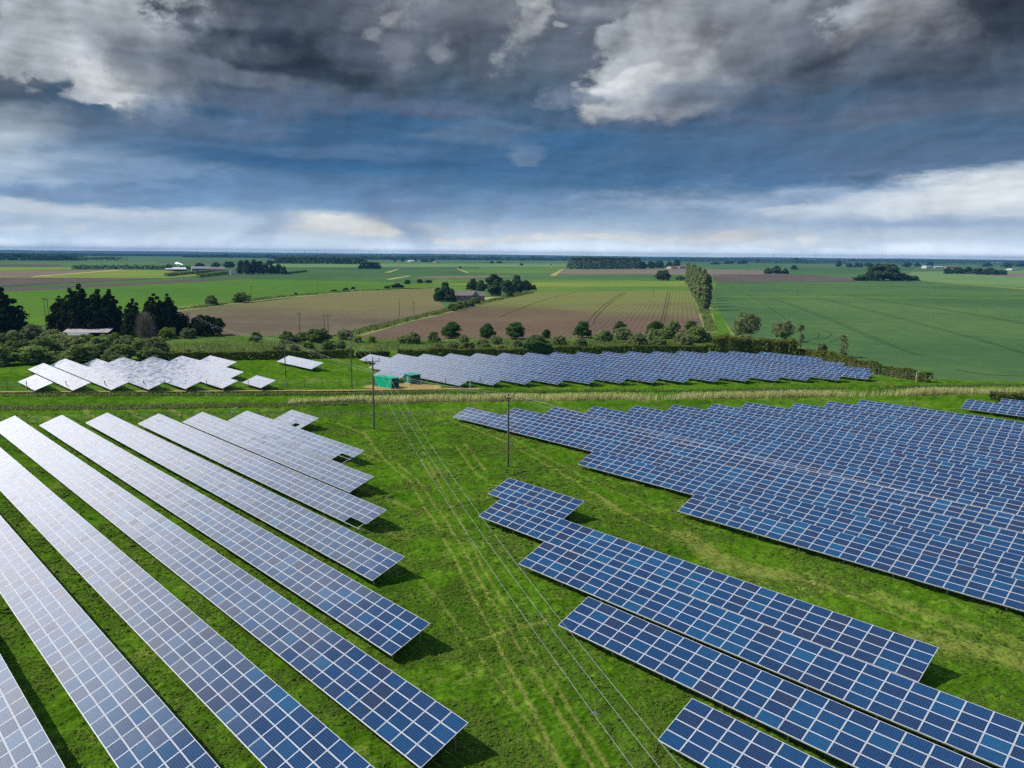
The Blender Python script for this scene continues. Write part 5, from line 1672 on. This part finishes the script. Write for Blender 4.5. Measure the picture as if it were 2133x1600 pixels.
kc = at(856.5, 801.5); kl = at(840.5, 797.5); kr = at(872, 797.8)
d1 = (kl - kc).normalized(); d2 = (kr - kc).normalized(); L1, L2_ = 3.2, 2.7
ang = math.atan2(d1.y, d1.x)
rt = thing('kiosk', 'dark green electrical kiosk on a white base beside the container', 'electrical kiosk', kc, ang)
s2 = 1 if Vector((-d1.y, d1.x, 0)).dot(d2) > 0 else -1
MB().box((L1 / 2, s2 * L2_ / 2, .12), (L1 + .3, L2_ + .3, .24)).build('base', M_conc, rt)
w_ = MB(); w_.box((L1 / 2, s2 * L2_ / 2, 1.25), (L1, L2_, 2.02))
for i in range(5): w_.box((-.004, s2 * L2_ * (i + .5) / 5, 1.25), (.03, L2_ / 5 - .06, 1.96))
w_.build('wall', M_green_d, rt)
MB().box((L1 * .5, s2 * -.02, 1.15), (1.0, .05, 1.75)).build('door', M_green_r, rt)
MB().box((L1 / 2, s2 * L2_ / 2, 2.34), (L1 + .4, L2_ + .4, .16)).build('roof', M_green_r, rt)

# ------------------------------------------------------------------ buildings
M_rust = simple('rusty_sheeting', (.56, .53, .49), .7, var=.2, scale=.5, dirt=(.26, .15, .09), dirt_amt=.6)
M_grey_r = simple('grey_sheeting', (.28, .28, .29), .8, var=.2, scale=.6)
M_board = simple('dark_boards', (.055, .045, .04), .9, var=.3)
M_stone = simple('old_brick', (.36, .29, .25), .9, var=.25, scale=.6, dirt=(.20, .16, .14), dirt_amt=.6)
M_slate = simple('broken_tiles', (.27, .215, .195), .85, var=.25, scale=.8, dirt=(.40, .36, .33), dirt_amt=.5)
M_glass = simple('window_glass', (.03, .04, .05), .1, spec=.6)
M_redroof = simple('red_tiles', (.33, .13, .08), .85, var=.2)
M_buff = simple('buff_wall', (.55, .50, .42), .85, var=.12)
M_steel = simple('blue_grey_sheeting', (.20, .25, .32), .6, var=.1)

P = at(131, 701); Q = at(227, 701); d_ = (Q - P); L = d_.length; ang = math.atan2(d_.y, d_.x)
rt = thing('shed', 'long open shed with a rusty pale sheet roof below the conifers', 'shed', P, ang)
rf = MB(); prf = [(-.6, 2.6), (5.2, 4.0), (5.2, 4.08), (-.6, 2.68)]
n_ = 26
for i in range(n_):
    x0_ = L * i / n_; z_ = .03 * (i % 2)
    rf.face([(x0_, -.6, 1.55 + z_), (x0_ + L / n_, -.6, 1.55 + z_), (x0_ + L / n_, 5.2, 2.75 + z_), (x0_, 5.2, 2.75 + z_)])
rf.box((L / 2, -.58, 1.48), (L, .06, .1))
rf.build('roof', M_rust, rt)
bw = MB(); bw.box((L / 2, 5.0, 1.3), (L - .3, .12, 2.6)); bw.box((.1, 2.2, .8), (.12, 5.2, 1.5)); bw.box((L - .1, 2.2, .8), (.12, 5.2, 1.5))
bw.build('wall', M_board, rt)
for i in range(6): MB().box((.3 + i * (L - .6) / 5, -.3, .7), (.16, .16, 1.7)).build('post', M_board, rt)
P = at(112, 707); Q = at(182, 707); d_ = (Q - P); L = d_.length
rt = thing('shed', 'low grey-roofed lean-to in front of the rusty roof', 'shed', P, math.atan2(d_.y, d_.x))
MB().face([(0, -.3, 1.5), (L, -.3, 1.5), (L, 3, 2.3), (0, 3, 2.3)]).box((L / 2, -.28, 1.46), (L, .06, .08)).build('roof', M_grey_r, rt)
bw = MB(); bw.box((L / 2, 2.9, 1.1), (L - .2, .1, 2.3)); bw.box((.1, 1.4, .9), (.1, 2.9, 1.6)); bw.box((L - .1, 1.4, .9), (.1, 2.9, 1.6)); bw.build('wall', M_board, rt)


def house(label, cat, name, x0, x1, yb, h_eave, h_ridge, depth, wall, roof, ang=0.0, along=True, wins=0, door=None, chim=0, group=None, doorc=None):
    """gabled building whose front bottom edge runs between two pixels; heights in pixels at that distance"""
    P = at(x0, yb, -.4); Q = at(x1, yb, -.4); mp = m_per_px(P)
    L = (Q - P).length; he, hr = h_eave * mp, h_ridge * mp; D = depth
    rt = thing(name, label, cat, P, ang + math.atan2((Q - P).y, (Q - P).x), group)
    wb = MB(); wb.box((L / 2, D / 2, he / 2), (L, D, he))
    rf = MB(); ov = .3
    if along:                                                  # ridge parallel to the front
        wb.face([(0, 0, he), (0, D, he), (0, D / 2, hr)]); wb.face([(L, 0, he), (L, D, he), (L, D / 2, hr)])
        for s_ in (0, 1):
            ya, yb2 = (-ov, D / 2) if s_ == 0 else (D + ov, D / 2)
            za = he - ov * (hr - he) / (D / 2)
            rf.face([(-ov, ya, za + .06), (L + ov, ya, za + .06), (L + ov, yb2, hr + .06), (-ov, yb2, hr + .06)])
            rf.face([(-ov, ya, za - .1), (L + ov, ya, za - .1), (L + ov, ya, za + .06), (-ov, ya, za + .06)])
    else:                                                      # gable towards the camera
        wb.face([(0, 0, he), (L, 0, he), (L / 2, 0, hr)]); wb.face([(0, D, he), (L, D, he), (L / 2, D, hr)])
        for s_ in (0, 1):
            xa, xb2 = (-ov, L / 2) if s_ == 0 else (L + ov, L / 2)
            za = he - ov * (hr - he) / (L / 2)
            rf.face([(xa, -ov, za + .06), (xa, D + ov, za + .06), (xb2, D + ov, hr + .06), (xb2, -ov, hr + .06)])
            rf.face([(xa, -ov, za - .1), (xb2, -ov, hr - .1), (xb2, -ov, hr + .06), (xa, -ov, za + .06)])
    wb.build('wall', wall, rt); ro = rf.build('roof', roof, rt)
    for c in range(chim):
        MB().box((L * (.12 + .76 * c), D / 2, hr + .5), (.7, .6, 1.8)).build('chimney', M_redroof, ro)
    for i in range(wins):
        MB().box((L * (i % 2 + .6) / 2.2, -.02, he * (.32 if i < 2 else .74)), (1.1, .08, 1.2)).build('window', M_glass, rt)
    if door:
        MB().box((L * door, -.03, he * .4), (L * .2, .08, he * .78)).build('door', doorc or M_board, rt)
    return rt, L, D, he, hr


# derelict barn
P = at(946, 626, -.3); Q = at(984, 626, -.3); mp = m_per_px(P); L = (Q - P).length
rt = thing('barn', 'derelict brick barn with a sagging tiled roof among trees', 'barn', P, .12)
D = 9.0; he, hr = 11 * mp, 20 * mp
wb = MB(); wb.box((L / 2, D / 2, he / 2), (L, D, he)); wb.face([(L, 0, he), (L, D, he), (L, D / 2, hr)]); wb.face([(0, 0, he), (0, D, he), (0, D / 2, hr)])
wb.box((L + 1.9, 1.6, he * .55), (3.8, 4.0, he * 1.1)); wb.face([(L, -.4, he * 1.1), (L + 3.8, -.4, he * 1.1), (L + 1.9, -.4, hr)]); wb.box((L + 6.3, 4.0, he * .42), (5.0, 6.2, he * .84))
wb.build('wall', M_stone, rt)
rf = MB()
for i in range(8):
    x0_, x1_ = L * i / 8, L * (i + 1) / 8
    s0, s1 = (-.35 * math.sin(math.pi * i / 8), -.35 * math.sin(math.pi * (i + 1) / 8))
    rf.face([(x0_, -.4, he - .2), (x1_, -.4, he - .2), (x1_, D / 2, hr + s1), (x0_, D / 2, hr + s0)])
    rf.face([(x0_, D + .4, he - .2), (x1_, D + .4, he - .2), (x1_, D / 2, hr + s1), (x0_, D / 2, hr + s0)])
rf.face([(L - .2, -.6, he * 1.05), (L + 1.9, -.6, hr + .1), (L + 1.9, D / 2, hr + .1), (L - .2, D / 2, hr)])
rf.face([(L + 4.0, -.6, he * 1.05), (L + 1.9, -.6, hr + .1), (L + 1.9, D / 2, hr + .1), (L + 4.0, D / 2, he * 1.05)])
rf.face([(L + 3.6, .7, he * .86), (L + 9.0, .7, he * .86), (L + 9.0, 4.2, hr * .88), (L + 3.6, 4.2, hr * .95)])
rf.face([(L + 3.6, 7.4, he * .86), (L + 9.0, 7.4, he * .86), (L + 9.0, 4.2, hr * .88), (L + 3.6, 4.2, hr * .95)])
rf.build('roof', M_slate, rt)
MB().box((L + 1.9, -.42, he * .5), (1.3, .12, he)).build('doorway', M_dark, rt)
for x_ in (L * .25, L * .6): MB().box((x_, -.03, he * .55), (.9, .08, 1.2)).build('window', M_dark, rt)
# parked car in the yard
P = at(1001, 623.5, -.33)
rt = thing('parked_car', 'pale blue car parked beside the derelict barn', 'car', P, .1)
MB().prism([(-2.1, .35), (2.1, .35), (2.15, .8), (1.2, .92), (-2.0, .95), (-2.15, .7)], -.85, .85).build('body', simple('car_paint', (.30, .40, .55), .3, .2, .6), rt)
MB().prism([(-1.7, .9), (1.15, .9), (.5, 1.45), (-1.2, 1.48)], -.75, .75).build('cabin', M_glass, rt)
for x_ in (-1.35, 1.35):
    for y_ in (-.8, .8): MB().tube([(x_, y_ - .1, .32), (x_, y_ + .1, .32)], .32, 12).build('wheel', M_dark, rt)

FGp = 'buildings of the left-hand farm'
house('white farmhouse at the left-hand farm beside dark conifers', 'house', 'farmhouse', 480, 494, 572, 7, 12, 9, M_white, M_grey_r, along=False, wins=4, chim=1, group=FGp)
house('large grey barn at the left-hand farm, blue-grey front', 'barn', 'barn', 400, 438, 566.5, 7, 11, 26, M_steel, M_grey_r, door=.3, group=FGp)
house('buff low barn between the grey barn and the white farmhouse', 'barn', 'barn', 438, 470, 565.5, 5, 9, 18, M_buff, M_slate, group=FGp)
house('open-sided barn with a white roof left of the grey barn', 'barn', 'barn', 360, 388, 565, 4, 8, 20, M_board, M_white, group=FGp)
house('small white-roofed shed at the left end of the farm', 'shed', 'shed', 345, 359, 563.5, 2.5, 4.5, 10, M_board, M_white, group=FGp)
FB = 'far farm sheds on the plain'
for x0, x1, yb, he_, hr_, w_m, r_m, l in [
        (1747, 1779, 546, 3.5, 5, M_white, M_white, 'long white shed on the skyline above the wheat field'),
        (1680, 1693, 543.5, 2.5, 3.5, M_white, M_white, 'small white shed left of the long skyline shed'),
        (2068, 2088, 550, 2.5, 4, M_white, M_white, 'white shed on the skyline at the far right'),
        (1398, 1413, 560, 3, 5.5, M_buff, M_redroof, 'red-roofed farmhouse right of the plantation'),
        (1416, 1428, 559, 3, 5, M_stone, M_redroof, 'smaller red-roofed building near the poplars'),
        (1930, 1944, 559, 4, 6, M_white, M_grey_r, 'pale house left of the right-hand hamlet'),
        (1948, 1966, 559, 2.5, 4, M_buff, M_white, 'low pale shed in the right-hand hamlet'),
        (1972, 1998, 558.5, 2.5, 4, M_stone, M_redroof, 'long reddish shed in the right-hand hamlet'),
        (2108, 2122, 563, 2.5, 4, M_white, M_grey_r, 'white bungalow at the far right edge'),
        (855, 865, 546, 2, 4, M_white, M_white, 'small white barn in the middle distance left of the barn copse'),
        (908, 917, 547, 1.8, 3, M_buff, M_redroof, 'small red-roofed barn in the middle distance'),
        (150, 172, 532.5, 1.5, 2.5, M_white, M_white, 'white sheds under the skyline at the left'),
        (48, 58, 530, 1.5, 2.5, M_white, M_white, 'tiny white shed far left under the skyline'),
        (480, 512, 533.5, 1.2, 2.2, M_buff, M_redroof, 'reddish sheds under the skyline left of the turbines'),
        (1265, 1277, 545, 2, 3, M_white, M_white, 'white shed behind the plantation'), (1830, 1850, 546, 2, 3, M_white, M_white, 'white shed just right of the long skyline shed'),
        (714, 723, 541.5, 1.5, 2.5, M_white, M_white, 'small white shed behind the tree belt')]:
    house(l, 'farm building', 'farm_shed', x0, x1, yb, he_, hr_, 20, w_m, r_m, group=FB)

# wind turbines
M_turb = simple('turbine_white', (.62, .64, .66), .6)
tx_ = [(572, 533.5, 521, 4), (596, 534, 522, 4), (615.6, 534, 521, 4.5), (635, 534.5, 521.5, 4.5), (661.6, 535, 520.5, 5), (679, 535, 521, 5), (704.7, 536, 523, 4.5), (726, 536, 523, 4.5), (738.5, 536, 522, 4.5), (753.5, 536.5, 521, 5), (768.4, 536.5, 523, 4.5), (806, 537, 526, 4), (818, 537, 527, 4),
       (1611, 545, 531, 4), (1697.5, 546, 529, 5), (1735, 546, 528.5, 5.5), (1836, 547, 527, 5.5), (1843, 547.5, 533, 3)]
for i, (x, yb, yt, bl) in enumerate(tx_):
    P = at(x, yb, -.4); h = height_to(P, yt); mp = m_per_px(P); bl *= mp
    l = 'white wind turbine on the skyline, %s of thirteen in the left-hand line' % ORD[i] if i < 13 else 'white wind turbine on the skyline at the right, %s of five from the left' % ORD[i - 13]
    rt = thing('wind_turbine', l, 'wind turbine', P, 0, 'wind turbines on the skyline')
    MB().tube([(0, 0, 0), (0, 0, h)], [mp * .30, mp * .2], 8).build('tower', M_turb, rt)
    MB().box((0, -.5 * mp * .3, h), (mp * .4, mp * .9, mp * .4)).build('nacelle', M_turb, rt)
    a0 = x * 1.7
    for k in range(3):
        a = a0 + k * 2.0944
        d = Vector((math.cos(a), 0, math.sin(a))); s_ = Vector((-math.sin(a), 0, math.cos(a)))
        c = Vector((0, -.6 * mp, h))
        mb = MB(); w0 = mp * .24
        mb._add([c + s_ * w0 * .5, c - s_ * w0 * .5, c + d * bl - s_ * w0 * .12, c + d * bl + s_ * w0 * .12,
                 c + Vector((0, w0 * .5, 0)), c + d * bl + Vector((0, w0 * .12, 0))], [(0, 1, 2, 3), (1, 4, 5, 2), (4, 0, 3, 5)])
        mb.build('blade', M_turb, rt)
M_chim = simple('chimney_grey', (.10, .11, .13), .8)
for x, yb, yt, l in [(968, 541, 524, 'tall thin chimney on the middle skyline'), (963, 541, 529, 'shorter chimney beside the tall one on the skyline'), (888, 540, 526, 'mast on the skyline left of the chimneys'), (919, 540.5, 527, 'thin mast on the skyline between the wind farm and the chimneys')]:
    P = at(x, yb, -.4); h = height_to(P, yt); mp = m_per_px(P)
    rt = thing('chimney', l, 'chimney', P, 0, 'chimneys and masts on the skyline')
    MB().tube([(0, 0, 0), (0, 0, h)], [mp * .32, mp * .2], 10).build('shaft', M_chim, rt)
    MB().tube([(0, 0, h), (0, 0, h + mp * .3)], [mp * .26, mp * .26], 10).build('cap', M_chim, rt)
# irrigation jet
rs = np.random.default_rng(4); P = at(388, 558, -.4); mp = m_per_px(P)
t = rs.random(650); sp = t ** 1.3
C = np.c_[P.x - t * 21 * mp + rs.normal(size=650) * sp * 1.2, P.y + rs.normal(size=650) * sp * 3, (t * 2.1 - 1.1 * t * t) * 9.5 * mp + rs.normal(size=650) * sp * 1.0 - .4]
V, Fq = leaf_quads(C, .8)
M_spray = leaf_mat('water_spray', (.75, .78, .80), (.85, .88, .90), trans=.5, hue=0)
tag(obj('water_spray', mesh_np('water_spray', V, Fq, [M_spray], fattr={'tint': t})), 'white jet of irrigation water above the left-hand farm', 'water', None, 'stuff')

# ------------------------------------------------------------------ low far rise and air
rs = np.random.default_rng(9)
xs = np.linspace(-16000, 16000, 200)
V = []; Fq = []
yy = 14000
hh = 30 + 22 * fbm(xs * .0006 + 3, xs * 0, 4)
for i, (x, h) in enumerate(zip(xs, hh)): V += [(x, yy, -2), (x, yy + 900, h), (x, yy + 3000, h * .8)]
for i in range(len(xs) - 1):
    a = 3 * i; Fq += [[a, a + 3, a + 4, a + 1], [a + 1, a + 4, a + 5, a + 2]]
M_hill = field_mat('far_hill', lin(60, 90, 62), lin(80, 104, 74), patch=.001)
me = mesh_np('hills', V, Fq, [M_hill], smooth=True)
if me.polygons[0].normal.z < 0: me.flip_normals()
tag(obj('hills', me), kind='structure')

HAZE = 7.5e-5
hz = MB().box((0, 9000, 54), (30000, 19000, 111))
m, n, out = mat('haze_air')
pv = n.new('ShaderNodeVolumePrincipled')
pv.inputs['Density'].default_value = HAZE
pv.inputs['Color'].default_value = (.13, .36, .72, 1)
pv.inputs['Anisotropy'].default_value = 0.0
n.t.links.new(pv.outputs[0], out.inputs['Volume'])
o = hz.build('haze', m)
tag(o, 'thin blue haze over the whole plain', 'haze', None, 'stuff')
